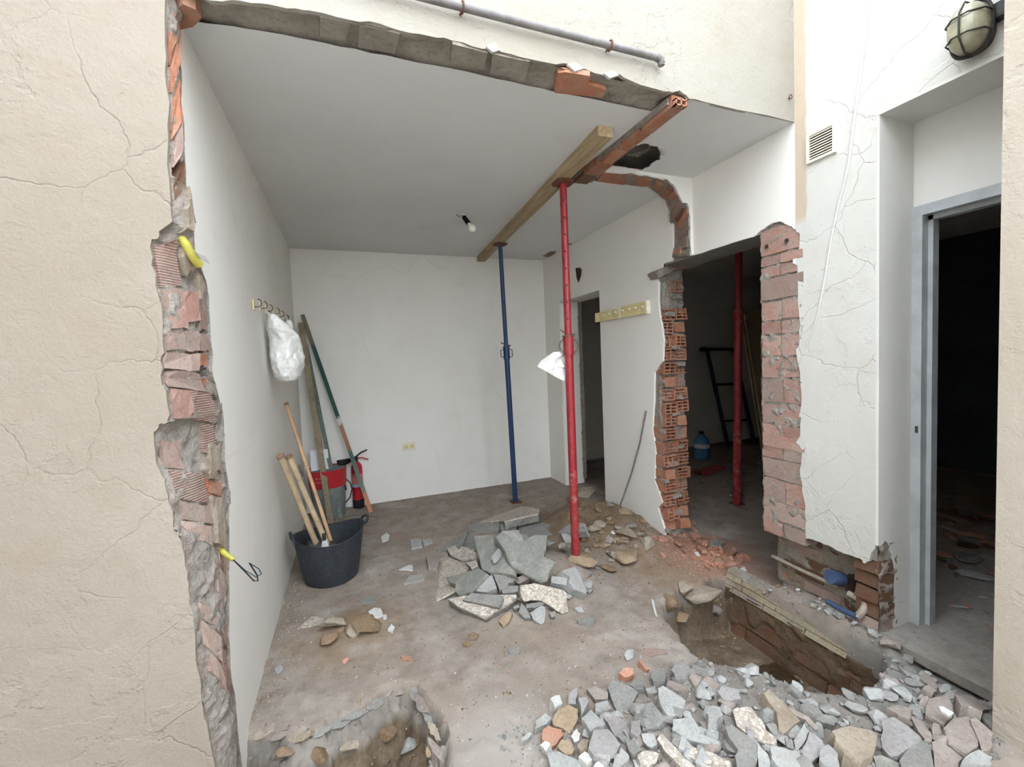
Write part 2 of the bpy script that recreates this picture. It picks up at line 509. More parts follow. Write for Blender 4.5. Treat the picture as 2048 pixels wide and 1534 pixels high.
def sstep(a, b, x):
    t = max(0, min(1, (x - a) / (b - a))); return t * t * (3 - 2 * t)


def ragged(pts, n=6, amp=.006, axis=(1, 0, 0), axis2=(0, 0, 1), seed=0):
    """subdivide a polyline of 3D points and shake it inside its plane"""
    r = random.Random(seed); out = []
    a = Vector(axis); b = Vector(axis2)
    for p, q in zip(pts[:-1], pts[1:]):
        p = Vector(p); q = Vector(q)
        for k in range(n):
            out.append(p.lerp(q, k / n) + (a * r.uniform(-amp, amp) + b * r.uniform(-amp, amp)) * (1 if k else .5))
    out.append(Vector(pts[-1])); return out


# ------------------------------------------------------------------ floor with pit, trench, earth and ledge
PIT = [(-.6, 1.93)] + [tuple(on(px, py, z=0)[:2]) for px, py in ((498, 1462), (582, 1476), (640, 1458), (714, 1424), (770, 1388), (800, 1366), (831, 1374), (846, 1402), (861, 1427), (879, 1455), (884, 1534))] + [(.2, 1.1), (-.6, 1.0)]
TRE = [(1.60, 1.97), (1.52, 1.84), (1.46, 1.62), (1.455, 1.48), (1.48, 1.38), (1.55, 1.26), (1.62, 1.12), (1.8, 1.02), (2.02, 1.09), (2.14, 1.16), (2.15, 1.5), (2.15, 2.0), (2.1, 2.08), (1.95, 2.02), (1.82, 2.04), (1.7, 1.99)]


def heap1(x, y):       # slab pile round the red prop
    d = math.hypot((x - 1.02) / .56, (y - 2.52) / .47)
    return .31 * max(0, 1 - d ** 1.2)


def heap2(x, y):       # brown earth and stones by the side doorway
    d = math.hypot((x - 1.85) / .62, (y - 3.05) / .75)
    return .17 * sstep(1, .1, d)


def heap3(x, y):       # foreground rubble
    a = sstep(.42, .85, x + .3 * (1.35 - y)) * sstep(1.52, 1.18, y - .12 * (x - 1)) * sstep(2.35, 2.0, x)
    return .09 * a


def ground(x, y):
    z = .006 * fbm(x, y, 0, 5) + .003 * fbm(x, y, 3, 22)
    z += heap1(x, y) * .5 + heap2(x, y) * (1 + .3 * fbm(x, y, 1, 6)) + heap3(x, y) * .85
    z += .035 * sstep(.3, .0, math.hypot(x + .03, y - 2.45)) + .03 * sstep(.35, 0, math.hypot(x - 2.28, y - 2.35))
    if x > 2.12:
        z += .055 * sstep(2.13, 2.17, x) * sstep(1.05, 1.2, y) * sstep(1.85, 1.7, y)
    w = .03 * fbm(x, y, 5, 7) + .014 * fbm(x, y, 8, 24) + .01 * fbm(x, y, 2, 60)
    if y < 2.1 and x < .35:
        d = sdist(x, y, PIT) + w
        z += -.035 * sstep(-.03, -.018, d) - .045 * sstep(-.004, .010, d) - .06 * sstep(.03, .05, d) - .20 * sstep(.045, .16, d) + .045 * sstep(.03, .12, d) * fbm(x, y, 2, 13) + .02 * sstep(-.04, .0, d) * fbm(x, y, 6, 40)
    if x > 1.3 and y < 2.3:
        d = sdist(x, y, TRE) + w * .5 * sstep(2.14, 1.95, x)
        z += -.30 * sstep(-.01, .06 if x < 1.9 or y > 1.95 else .03, d) + .04 * sstep(.02, .2, d) * fbm(x, y, 4, 6)
        z -= heap3(x, y) * .85 * sstep(-.02, .05, d)
    return z


def build_floor():
    mb = MB(); nx, ny = 250, 345
    x0, x1, y0, y1 = -.62, 2.37, .55, 4.68
    mb.grid(lambda u, v: (x0 + (x1 - x0) * u, y0 + (y1 - y0) * v, ground(x0 + (x1 - x0) * u, y0 + (y1 - y0) * v)), nx, ny)
    o = struct('floor', mb, 'floor', 60)
    ext = MB()
    ext.grid(lambda u, v: (-2.3 + 4.7 * u, -5.1 + 5.66 * v, -.012 + .006 * fbm(u * 5, v * 4, 0, 4)), 40, 30)
    ext.grid(lambda u, v: (-2.3 + 1.69 * u, .55 + 1.04 * v, -.012), 12, 10)
    ext.obj('yard_floor', 'yard_paving', o, 60)
    m2 = MB(); m2.grid(lambda u, v: (2.36 + 4 * u, -2.1 + 7.3 * v, .004 * fbm(u * 9, v * 16, 0, 3)), 40, 70)
    m2.obj('dark_room_floor', 'floor', o, 60)
    return o


FLOOR = build_floor()

# ------------------------------------------------------------------ left room wall, back wall, ceiling
inner_px = [(359, 66), (362, 130), (364, 163), (362, 202), (369, 293), (374, 391), (380, 420), (387, 459), (390, 501), (413, 563), (418, 596), (421, 661), (426, 710), (424, 742), (433, 775), (446, 824), (450, 873), (450, 921), (459, 983), (458, 1036), (459, 1189), (458, 1272), (463, 1355), (471, 1396), (475, 1458), (482, 1512)]
front_px = [(330, 0), (331, 90), (333, 168), (337, 225), (336, 300), (340, 390), (343, 444), (318, 462), (314, 478), (302, 478), (304, 530), (318, 590), (327, 650), (328, 700), (322, 722), (325, 770), (333, 780), (338, 830), (335, 845), (318, 850), (309, 865), (310, 900), (318, 941), (331, 968), (335, 987), (346, 1045), (352, 1068), (358, 1060), (364, 1098), (374, 1148), (376, 1181), (384, 1222), (391, 1297), (399, 1351), (403, 1396), (413, 1450), (430, 1528)]
inner3 = [on(px, py, x=XL) for px, py in inner_px]
front3 = [on(px, py, y=YF) for px, py in front_px]
inner3[0].z = H; inner3.append(Vector((XL, inner3[-1].y + .01, -.35)))
front3[0].z = H + .03; front3.append(Vector((front3[-1].x + .015, YF, -.1)))

mb = MB()
edge = ragged(inner3, 4, .005, (0, 1, 0), (0, 0, 1), 3)
poly = edge + [Vector((XL, YB + .02, -.35)), Vector((XL, YB + .02, H))]
mb.prism(poly, (-.018, 0, 0), side=1)
wall_left = struct('wall_left', mb, ['white_in', 'mortar'])
MB().box(XL - .2, XL - .018, 1.98, YB + .02, -.35, H + .1).obj('wall_core', 'mortar', wall_left)

mb = MB(); mb.box(XL - .2, XR + WT, YB, YB + .2, -.05, H + .1)
wall_back = struct('wall_back', mb, 'white_in')


# ceiling: inner edge follows the header, with the hole by the cross wall
def ceil_obj():
    hole_px = [(1200, 322), (1228, 308), (1262, 296), (1285, 287), (1312, 292), (1323, 302), (1318, 318), (1296, 333), (1273, 346), (1240, 343), (1215, 342)]
    hole = [on(px, py, z=H) for px, py in hole_px]
    e_px = [(406, 46), (511, 60), (650, 86), (800, 117), (963, 150), (1110, 184), (1282, 218), (1300, 222)]
    edge = [on(px, py, z=H) for px, py in e_px]
    front = ragged([Vector((XL - .02, YI, H))] + edge, 5, .004, (0, 1, 0), (1, 0, 0), 8) + [Vector((1.43, YI, H)), Vector((1.5, YF + .005, H)), Vector((XR + .02, YF + .005, H))]
    outer = front + [Vector((XR + .02, YB + .02, H)), Vector((XL - .02, YB + .02, H))]
    hp = [(p.x, p.y) for p in hole]
    fx = sorted([(p.x, p.y) for p in front], key=lambda q: q[0])
    def fy(x):
        for (x0, y0), (x1, y1) in zip(fx[:-1], fx[1:]):
            if x0 <= x <= x1 and x1 > x0:
                return y0 + (y1 - y0) * (x - x0) / (x1 - x0)
        return fx[-1][1]
    nu, nv = 210, 250; x0, x1 = XL - .02, XR + .02
    vs = []
    for j in range(nv + 1):
        for i in range(nu + 1):
            x = x0 + (x1 - x0) * i / nu; y = fy(x) + (YB + .02 - fy(x)) * (j / nv) ** 1.3
            vs.append((x, y, H))
    mb = MB(); w = nu + 1
    fs = []
    for j in range(nv):
        for i in range(nu):
            q = (j * w + i, (j + 1) * w + i, (j + 1) * w + i + 1, j * w + i + 1)
            cx_ = sum(vs[k][0] for k in q) / 4; cy_ = sum(vs[k][1] for k in q) / 4
            if not pip(cx_ + .006 * fbm(cx_, cy_, 0, 30), cy_, hp):
                fs.append(q)
    mb.add(vs, fs); me = mb.mesh('ceiling', 'ceil', None, False)
    c = link('ceiling', me, kind='structure')
    cav = MB()
    cav.box(XL - .2, XR + WT, YI - .1, YB + .2, H + .14, H + .3)
    cav.obj('ceiling_slab', 'mortar_dark', c)
    d = MB()
    cx = sum(p.x for p in hole) / len(hole); cy = sum(p.y for p in hole) / len(hole)
    for i in range(3):
        a = hole[2 * i + 1]
        d.tube([(a.x - .03, a.y + .03, H + .05), (cx + .03 * i, cy + .06, H + .05), (cx + .1, cy - .02 + .04 * i, H + .06)], .004, 6)
    d.obj('reed_lath', 'mortar_dark', c)
    chip = MB(); q = [on(x, y, z=H) for x, y in ((1316, 292), (1322, 291), (1331, 298), (1330, 308), (1322, 305))]
    chip.prism(q, (0, 0, -.012), .003); chip.obj('plaster_flake', 'gypsum', c)
    for P in ([(1085, 512), (1100, 503), (1112, 502), (1110, 508), (1096, 515)], [(1128, 486), (1146, 488), (1140, 490), (1128, 489)]):
        m = MB(); m.prism([on(x, y, z=H - .0015) for x, y in P], (0, 0, .001)); m.obj('spalled_patch', 'mortar_dark', c)
    return c


ceiling = ceil_obj()

# ------------------------------------------------------------------ facade (wall_front): render skin, brick core, header
mb = MB()
edge = ragged(front3, 3, .004, (1, 0, 0), (0, 0, 1), 11)
mb.prism(edge + [Vector((-2.3, YF, -.1)), Vector((-2.3, YF, H + .03))], (0, .016, 0))
wall_front = struct('wall_front', mb, 'cream')
# upper render above the header, ragged lower edge
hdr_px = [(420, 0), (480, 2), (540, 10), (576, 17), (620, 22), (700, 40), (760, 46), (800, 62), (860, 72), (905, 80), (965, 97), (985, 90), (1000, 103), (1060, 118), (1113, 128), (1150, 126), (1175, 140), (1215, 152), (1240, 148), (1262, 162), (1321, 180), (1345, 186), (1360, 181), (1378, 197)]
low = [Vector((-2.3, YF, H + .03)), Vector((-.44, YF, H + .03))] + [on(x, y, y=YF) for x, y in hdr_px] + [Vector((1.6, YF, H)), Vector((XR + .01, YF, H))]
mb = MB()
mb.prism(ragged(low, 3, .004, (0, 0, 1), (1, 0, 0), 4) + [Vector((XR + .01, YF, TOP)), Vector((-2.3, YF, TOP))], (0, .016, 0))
mb.obj('upper_render', 'cream_upper_lit', wall_front)
core = MB(); core.box(-2.3, -.60, YF + .016, 1.98, -.1, TOP); core.box(-.6, XR + WT, YF + .016, YI + .05, H + .035, TOP)
core.obj('wall_core', 'mortar', wall_front)


def rough_surface(fn, nu, nv, amp, s, name, mat, parent, nrm, seed=0, cut=None):
    n = Vector(nrm)
    m = MB()
    def g(u, v):
        p = Vector(fn(u, v)); return p + n * (amp * fbm(p.x, p.y, p.z + seed, s))
    m.grid(g, nu, nv)
    if cut:
        keep = [i for i, f in enumerate(m.f) if not cut(sum((Vector(m.v[k]) for k in f), Vector()) / 4)]
        m.f = [m.f[i] for i in keep]; m.mi = [0] * len(keep)
    return m.obj(name, mat, parent, 40)


# header soffit, grey cast concrete between render edge and ceiling
rough_surface(lambda u, v: (-.5 + 2.0 * u, YF + .004 + (YI + .02 - YF) * v, H + .012 + .012 * math.sin(v * 3.1)), 150, 12, .012, 14, 'header_soffit', 'beam_conc', wall_front, (0, 0, 1))


def poly_piece(name, pts, plane, thick, mat, parent, off, jit=.002, **k):
    """piece with the outline pts (photo pixels) lying on a wall plane"""
    m = MB(); P = [on(x, y, **plane) for x, y in pts]
    m.prism(P, off, jit); return m.obj(name, mat, parent, **k)


poly_piece('brick', [(1108, 176), (1116, 146), (1130, 144), (1180, 152), (1176, 168), (1212, 180), (1206, 196), (1150, 190), (1110, 186)], dict(z=H - .001), 0, 'brick_orange', wall_front, (0, 0, .02))
poly_piece('brick', [(352, 20), (366, 8), (392, 20), (404, 36), (386, 54), (360, 60), (352, 45)], dict(z=H - .03), 0, 'brick_orange', wall_front, (0, 0, .06))
for i, P in enumerate(([(640, 34), (700, 48), (690, 84), (640, 76)], [(720, 50), (800, 68), (790, 108), (716, 94)], [(905, 88), (975, 106), (968, 140), (900, 128)], [(985, 108), (1060, 124), (1050, 160), (980, 146)])):
    poly_piece('cement_patch', P, dict(z=H + .006), 0, 'beam_conc', wall_front, (0, 0, .02), .003)
for P in ([(972, 92), (990, 84), (1000, 100), (985, 104)], [(1135, 128), (1150, 124), (1168, 136), (1150, 142)], [(1208, 146), (1225, 140), (1238, 150), (1220, 156)]):
    poly_piece('plaster_flake', P, dict(y=YF - .006), 0, 'gypsum', wall_front, (0, .01, 0), .002)


# broken jamb on the left: ruled surface between the two ragged plaster edges, bricks set into it
def interp(P, z):
    for a, b in zip(P[:-1], P[1:]):
        if (a.z - z) * (b.z - z) <= 0 and abs(a.z - b.z) > 1e-6:
            return a.lerp(b, (z - a.z) / (b.z - a.z))
    return (P[0] if abs(P[0].z - z) < abs(P[-1].z - z) else P[-1]).copy()


def jamb(u, z):
    a = interp(front3, z); b = interp(inner3, z)
    a = Vector((a.x, YF + .012, z)); b = Vector((XL - .006, b.y, z))
    p = a.lerp(b, u)
    bulge = .02 * math.sin(u * math.pi)
    return p + Vector((bulge, -bulge * .3, 0))


CAV = []
for u0, u1, p0, p1, dp in ((.1, .84, 392, 420, .09), (.62, .80, 706, 736, .06), (.62, .85, 738, 754, .06), (.72, .88, 798, 832, .06), (.72, .88, 862, 886, .05), (.76, .9, 900, 926, .05), (.68, .82, 514, 546, .05), (.05, .2, 884, 900, .03), (.5, .58, 958, 975, .03), (.45, .55, 1340, 1352, .03)):
    CAV.append((u0, u1, on(400, p0, x=-.47).z, on(400, p1, x=-.47).z, dp))
mb = MB()
def jg(u, v):
    z = H + .03 - (H + .25) * v
    uu = -.04 + 1.08 * u
    p = jamb(uu, z)
    d = .012 * fbm(p.x, p.y, z, 17, 5) + .010 * fbm(p.x, p.y, z, 5, 2) + .005 * fbm(p.x, p.y, z, 55, 2) - .003
    for u0, u1, z1, z0, dp in CAV:
        if u0 - .1 < uu < u1 + .1 and z0 - .02 < z < z1 + .02:
            wv = .012 * fbm(p.x, p.y, z, 30, 2)
            d -= dp * sstep(-.03, .03, min(uu - u0, u1 - uu)) * sstep(-.003, .006, min(z - z0, z1 - z) + wv)
    return p + Vector((.92, -.38, 0)) * d
mb.grid(jg, 34, 360)
JAMB = mb.obj('rubble_core', 'mortar', wall_front, 40)


def jamb_piece(name, u0, u1, py0, py1, mat, proud=.004, deep=.05, skew=0, jit=.006):
    """brick face between photo heights py0..py1 on the broken jamb"""
    def zz(u, py):
        px = 320 + 110 * u
        return on(px, py, x=-.47).z
    c = [(u0, zz(u0, py0)), (u1, zz(u1, py0 + skew)), (u1, zz(u1, py1 + skew)), (u0, zz(u0, py1))]
    top = []
    for (ua, za), (ub, zb) in zip(c, c[1:] + c[:1]):
        for k in range(3):
            t = k / 3; u = ua + (ub - ua) * t; z = za + (zb - za) * t
            top.append(jamb(u, z) + Vector((.92, -.38, 0)) * (proud + R.uniform(-.002, .003)) + Vector((0, R.uniform(-jit, jit) * .4, R.uniform(-jit, jit) * .6)))
    m = MB(); m.prism(top, Vector((-.92, .38, 0)) * deep)
    return m.obj(name, mat, wall_front)


for a in [  # u0,u1,top,bottom,material
    (.02, .32, 478, 560, 'brick_groove', .012), (.02, .3, 568, 612, 'brick_dusty', .012), (.3, .62, 580, 640, 'brick_pink', .016), (.05, .34, 612, 648, 'brick_pink', .014),
    (.62, .95, 600, 660, 'brick_dusty', .004), (.02, .26, 655, 695, 'brick_dusty', .014), (.28, .56, 658, 700, 'brick_dusty', .012), (.6, .95, 668, 700, 'brick_dusty', .004),
    (.0, .55, 702, 738, 'brick_dusty', .018), (.0, .56, 742, 778, 'brick_dusty', .018), (.6, .92, 706, 730, 'brick_orange', -.008), (.58, .9, 755, 772, 'brick_orange', -.004),
    (.04, .3, 784, 850, 'brick_pink', .012), (.3, .72, 784, 850, 'brick_groove', .022), (.72, .95, 800, 830, 'brick_dusty', -.004), (.55, .76, 855, 925, 'brick_groove', .014),
    (.04, .22, 900, 965, 'brick_dusty', .012), (.6, .9, 930, 975, 'brick_pink', .004), (.06, .45, 975, 1045, 'brick_groove', .014), (.45, .6, 1000, 1040, 'brick_orange', .0),
    (.5, .78, 985, 1022, 'brick_orange', .006), (.62, .95, 985, 1010, 'brick_pink', .0), (.08, .5, 1052, 1100, 'brick_dusty', .01), (.06, .42, 1106, 1150, 'brick_dusty', .012),
    (.62, .92, 1130, 1190, 'brick_pink', .0), (.5, .78, 1200, 1270, 'brick_dusty', .006), (.1, .45, 1330, 1372, 'brick_dusty', .01), (.55, .92, 1290, 1350, 'brick_pink', .002),
    (.1, .5, 1380, 1450, 'brick_dusty', .008), (.5, .85, 1400, 1480, 'brick_pink', .004), (.2, .6, 1460, 1520, 'brick_dusty', .006),
    (.05, .45, 90, 135, 'brick_orange', .004), (.1, .7, 150, 195, 'brick_orange', .004), (.05, .5, 222, 275, 'brick_orange', .004), (.1, .6, 290, 330, 'brick_dusty', .004), (.1, .7, 362, 388, 'brick_dark', -.004),
]:
    jamb_piece('brick', a[0], a[1], a[2], a[3], a[4], min(a[5] * .45, .008) - .001, .05, 10 * (a[1] - a[0]), .008)
for a in [(.5, .68, 960, 985), (.58, .8, 905, 960), (.5, .72, 1030, 1150), (.55, .78, 430, 480), (.3, .55, 425, 470), (.4, .65, 500, 545), (.62, .8, 560, 595)]:
    jamb_piece('plaster_lump', *a, 'rock_pale', .014, .04, 0, .014)

# ------------------------------------------------------------------ right wall
core = MB(); cx0, cx1 = XR + .016, XR + WT
SD0, SD1 = 3.45, 4.25            # side doorway
DW0, DW1 = 1.79, 2.64            # doorway into the dark room
core.box(cx0, cx1, SD1, YB + .6, -.02, H + .1)
core.box(cx0, cx1, SD0, SD1, 2.04, H + .1)
core.box(cx0, cx1, DW1 + .03, SD0, -.02, H + .1)
core.box(cx0, cx1, DW0, DW1 + .03, 2.075, H + .1)
core.box(cx0, cx1, YREC, DW0, .42, TOP)
core.box(cx0, cx1, -2.1, YREC, ZREC, TOP)
core.box(cx0 + .12, cx1, YREC + .02, 1.315, -.05, .42); core.box(cx0 + .12, cx1, 1.435, DW0 - .01, -.05, .42); core.box(cx0 + .12, cx1, 1.315, 1.435, .27, .42); core.box(cx0 + .12, cx1, 1.315, 1.435, -.05, .12); core.box(cx1 - .012, cx1, 1.31, 1.44, .11, .28)
wall_right = struct('wall_right', core, 'mortar')
# render skin pieces
jl_px = [(1325, 528), (1318, 552), (1316, 600), (1321, 640), (1327, 680), (1325, 722), (1309, 745), (1308, 800), (1305, 860), (1311, 900), (1309, 960), (1326, 1005), (1316, 1016), (1329, 1060), (1332, 1085)]
jl = [on(x, y, x=XR) for x, y in jl_px]
T = .016


def skin(name, P, mat='right', off=(T, 0, 0)):
    m = MB(); m.prism(P, off); return m.obj(name, mat, wall_right)


V = Vector
skin('render', [V((XR, SD0, -.02)), V((XR, SD0, 2.04)), V((XR, SD0, H)), V((XR, Y2B, H)), V((XR, Y2B + .02, 2.07))] + ragged(jl, 3, .005, (0, 1, 0), (0, 0, 1), 2))
skin('render', [V((XR, SD0, 2.04)), V((XR, SD1, 2.04)), V((XR, SD1, H)), V((XR, SD0, H))])
skin('render', [V((XR, SD1, -.02)), V((XR, YB, -.02)), V((XR, YB, H)), V((XR, SD1, H))])
up_px = [(1386, 511), (1440, 494), (1508, 473), (1513, 470), (1520, 462), (1530, 455), (1545, 446), (1560, 443), (1575, 449), (1586, 456)]
pl_px = [(1592, 460), (1600, 470), (1597, 500), (1586, 505), (1586, 527), (1595, 530), (1595, 600), (1600, 650), (1598, 690), (1592, 700), (1600, 745), (1603, 800), (1598, 830), (1602, 838), (1600, 870), (1592, 885), (1604, 900), (1600, 940), (1604, 970), (1608, 1000), (1612, 1040), (1612, 1076), (1640, 1084), (1665, 1095), (1680, 1103), (1705, 1112), (1722, 1118), (1728, 1127), (1738, 1122), (1742, 1108), (1750, 1098)]
up3 = [on(x, y, x=XR) for x, y in up_px]; pl3 = [on(x, y, x=XR) for x, y in pl_px]
big = [V((XR, Y2F - .0, H)), V((XR, Y2F, 2.068))] + ragged(up3 + pl3, 3, .004, (0, 1, 0), (0, 0, 1), 6) + [V((XR, YREC, .5)), V((XR, YREC, ZREC)), V((XR, -2.1, ZREC)), V((XR, -2.1, TOP)), V((XR, YF, TOP)), V((XR, YF, H))]
skin('render', big)
# niche: jamb and soffit, white
m = MB(); m.prism(ragged([V((XR + a, YREC - .012, b)) for a, b in ((.002, .50), (.03, .50), (.05, .52), (.075, .49), (.1, .43), (.12, .34), (.115, .25), (.13, .17), (.11, .1), (.125, .04))], 3, .004, (1, 0, 0), (0, 0, 1), 3) + [V((XR + WT, YREC - .012, .04)), V((XR + WT, YREC - .012, ZREC)), V((XR + .002, YREC - .012, ZREC))], (0, .012, 0)); m.obj('niche_render', 'white_out', wall_right)
m = MB(); m.box(XR, XR + WT + .1, -.2, YREC, ZREC - .012, ZREC); m.obj('niche_soffit', 'white_out', wall_right)
m = MB(); m.box(XR + WT, XR + WT + .12, -.2, YREC + .02, 1.99, ZREC); m.box(XR + WT, XR + WT + .12, YREC - .012, YREC + .1, .0, 2.1); m.obj('niche_back', 'white_out', wall_right)
# soffit and jambs of the two doorways
m = MB(); m.box(XR + .004, XR + WT, DW0, Y2B + .1, 2.06, 2.075); m.obj('lintel_soffit', 'slab', wall_right)
m = MB(); m.box(XR + .004, XR + WT, SD0 + .0, SD1, 2.028, 2.04); m.box(XR + .004, XR + WT - .02, SD1 - .012, SD1, -.02, 2.04); m.obj('doorway_lining', 'white_in', wall_right)
m = MB()
for k in range(26):
    z = .05 + k * .076; m.prism([(XR + WT - .028, SD1 - .016, z), (XR + WT + .01, SD1 - .02 - R.uniform(0, .012), z), (XR + WT + .01, SD1 - .02 - R.uniform(0, .012), z + .08), (XR + WT - .028 - R.uniform(0, .01), SD1 - .016, z + .08)], (0, .02, 0))
m.obj('broken_edge', 'mortar_dark', wall_right, kind='stuff')
m = MB(); m.prism([on(x, y, x=XR - .001) for x, y in ((1151, 536), (1160, 535), (1163, 540), (1162, 551), (1157, 566), (1153, 556))], (.002, 0, 0)); m.obj('spalled_patch', 'hole', wall_right)

# exposed brick pier beside the doorway
rows = [(452, 506, 1), (508, 528, 2), (529, 552, 2), (553, 598, 1), (601, 640, 2), (642, 668, 2), (670, 712, 2), (714, 756, 1), (758, 806, 2), (808, 849, 1), (850, 874, 2), (870, 898, 1), (893, 919, 2), (919, 959, 1), (960, 1005, 2), (1003, 1043, 1), (1045, 1073, 2)]
for i, (a, b, n) in enumerate(rows):
    za = on(1556, a, x=XR).z; zb = on(1556, b, x=XR).z
    ya, yb = 1.545, DW0 + .004
    cuts = [ya, yb] if n == 1 else [ya, ya + (yb - ya) * R.uniform(.42, .62), yb]
    for y0, y1 in zip(cuts[:-1], cuts[1:]):
        P = []
        c = [(y1 - .004, za - .003), (y0 + .004, za - .003), (y0 + .004, zb + .004), (y1 - .004, zb + .004)]
        pr = R.uniform(0, .008)
        for (p0, q0), (p1, q1) in zip(c, c[1:] + c[:1]):
            for k in range(3):
                t = k / 3
                P.append(V((XR + .007 - pr + R.uniform(-.002, .002), p0 + (p1 - p0) * t + R.uniform(-.003, .003), q0 + (q1 - q0) * t + R.uniform(-.003, .003))))
        m = MB(); m.prism(P, (.07, 0, 0)); m.obj('brick', R.choice(['brick_pink', 'brick_pink', 'brick_dusty']), wall_right)
for px, py, s in ((1533, 493, .012), (1573, 481, .012), (1555, 735, .008), (1553, 503, .010)):
    p = on(px, py, x=XR - .003); m = MB(); m.lathe([(s, 0), (s * .8, .004)], 9); o = m.obj('drilled_hole_disc', 'hole' if s > .01 else 'brick_orange', wall_right)  # flat discs; the dark ones paint the shade inside a hole
    o.rotation_euler = (0, -math.pi / 2, 0); o.location = p
rough_surface(lambda u, v: (XR + .0085, 1.54 + (DW0 + .006 - 1.54) * u, .385 + 1.68 * v), 48, 240, .012, 24, 'mortar_wash', 'mortar', wall_right, (1, 0, 0), 3)
# rough side of the pier and the undercut foot with its brick courses
rough_surface(lambda u, v: (XR + .006 + (WT - .006) * u, DW0 + .006, .40 + 1.66 * v), 16, 90, .016, 20, 'pier_side', 'mortar_dark', wall_right, (0, 1, 0))
rough_surface(lambda u, v: (XR + .004 + .14 * v, YREC + .02 + (DW0 - YREC - .02) * u, .405 + .05 * (1 - u)), 40, 10, .016, 16, 'undercut_soffit', 'mortar_dark', wall_right, (0, 0, 1))
z = .07
for k in range(5):
    hh = R.uniform(.058, .07); y = YREC + .01 + (k % 2) * .09
    ys = [YREC - .0]
    while y < DW0:
        if y > YREC + .03:
            ys.append(y)
        y += .2
    ys.append(DW0)
    for y0, y1 in zip(ys[:-1], ys[1:]):
        if y1 - y0 < .03 or (.1 < z < .27 and y0 < 1.43 and y1 > 1.32):
            continue
        m = MB(); x = XR + .118 + R.uniform(-.012, .012)
        m.prism([(x, y0 + .005, z), (x + R.uniform(-.006, .006), y1 - .005, z), (x, y1 - .005, z + hh - .012), (x, y0 + .005, z + hh - .012)], (.05, 0, 0), .003)
        m.obj('brick', R.choice(['brick_dark', 'brick_dark', 'brick_orange', 'brick_dusty']), wall_right)
    z += hh
rough_surface(lambda u, v: (XR + .117, YREC + .01 + (DW0 - YREC - .01) * u, .05 + .40 * v), 60, 44, .016, 15, 'mortar_wash', 'mortar_dark', wall_right, (1, 0, 0), 5, lambda p: math.hypot((p.y - 1.375) / .058, (p.z - .195) / .072) < 1)
# broken corner at the foot of the niche
for k in range(6):
    z0 = .075 + k * .071
    m = MB(); x0 = XR + (.09 if k == 5 else R.uniform(.01, .03)) * (1 if k > 2 else .6)
    m.prism([(x0, YREC - .004, z0), (XR + .118, YREC - .012, z0), (XR + .122, YREC - .012, z0 + .058), (x0 + .01, YREC - .004, z0 + .06)], (.0, .10, 0), .004)
    m.obj('brick', ['brick_dusty', 'brick_dark', 'brick_dark', 'brick_dark', 'brick_dark', 'brick_orange'][k], wall_right)
rough_surface(lambda u, v: (XR + .01 + .13 * u, YREC - .009, .05 + .45 * v), 24, 60, .016, 22, 'mortar_wash', 'mortar_dark', wall_right, (0, 1, 0), 9)


# far jamb of the doorway: broken hollow bricks, two leaves
def hollow_mesh(w, h, d, nx, nz, seed, broke=0):
    r = random.Random(seed); m = MB(); t = .0085
    m.box(-w / 2, w / 2, .055, d, -h / 2, h / 2)
    for i in range(nx + 1):
        x = -w / 2 + (w - t) * i / nx
        f = r.uniform(0, .018 + broke); m.box(x, x + t, f, .06, -h / 2, h / 2)
    for j in range(nz + 1):
        zz = -h / 2 + (h - t) * j / nz
        f = r.uniform(0, .014 + broke)
        m.box(-w / 2, w / 2, f + .001, .06, zz, zz + t)
    for i, v in enumerate(m.v):
        m.v[i] = (v[0] + r.uniform(-.0015, .0015), v[1], v[2] + r.uniform(-.0015, .0015))
    return m.mesh('hollow_brick', 'brick_orange')


HM = [hollow_mesh(.108, .086, .14, 2, 3, s, b) for s, b in ((1, 0), (2, .01), (3, .0), (4, .02))] + [hollow_mesh(.108, .086, .14, 3, 3, 9, .01)]
SOL = []
for s in range(3):
    r = random.Random(s + 40); m = MB()
    m.prism([(-.05 + r.uniform(0, .01), r.uniform(0, .02), -.036), (.045, r.uniform(0, .02), -.04), (.05, r.uniform(0, .02), .0), (.044, r.uniform(0, .02), .034), (-.02, r.uniform(0, .02), .04), (-.05, r.uniform(0, .02), .03)], (0, .12, 0), .002)
    SOL.append(m.mesh('brick', 'brick_orange'))
nrow = 19
for k in range(nrow):
    zc = .09 + k * .1015
    for c in (0, 1):
        xc = XR + .066 + c * .122
        if (k, c) in ((17, 0), (18, 0), (17, 1)):
            continue
        me = R.choice(HM)
        if (k + 3 * c) % 7 == 4 or k in (0,):
            me = R.choice(SOL)
        o = link('hollow_brick' if me in HM else 'brick', me, wall_right)
        o.location = (xc + R.uniform(-.008, .008), DW1 - .02 + R.uniform(-.016, .02) + (.012 if c else 0), zc + R.uniform(-.006, .006))
        o.rotation_euler = (R.uniform(-.05, .05), R.uniform(-.05, .05), R.uniform(-.08, .08))
o = link('brick', hollow_mesh(.16, .2, .1, 2, 3, 21, .04), wall_right); o.location = (XR + .14, DW1 + .02, 1.87)
rough_surface(lambda u, v: (XR + .006 + (WT - .004) * u, DW1 + .03, -.02 + 2.1 * v), 30, 220, .022, 20, 'jamb_mortar', 'mortar', wall_right, (0, 1, 0))
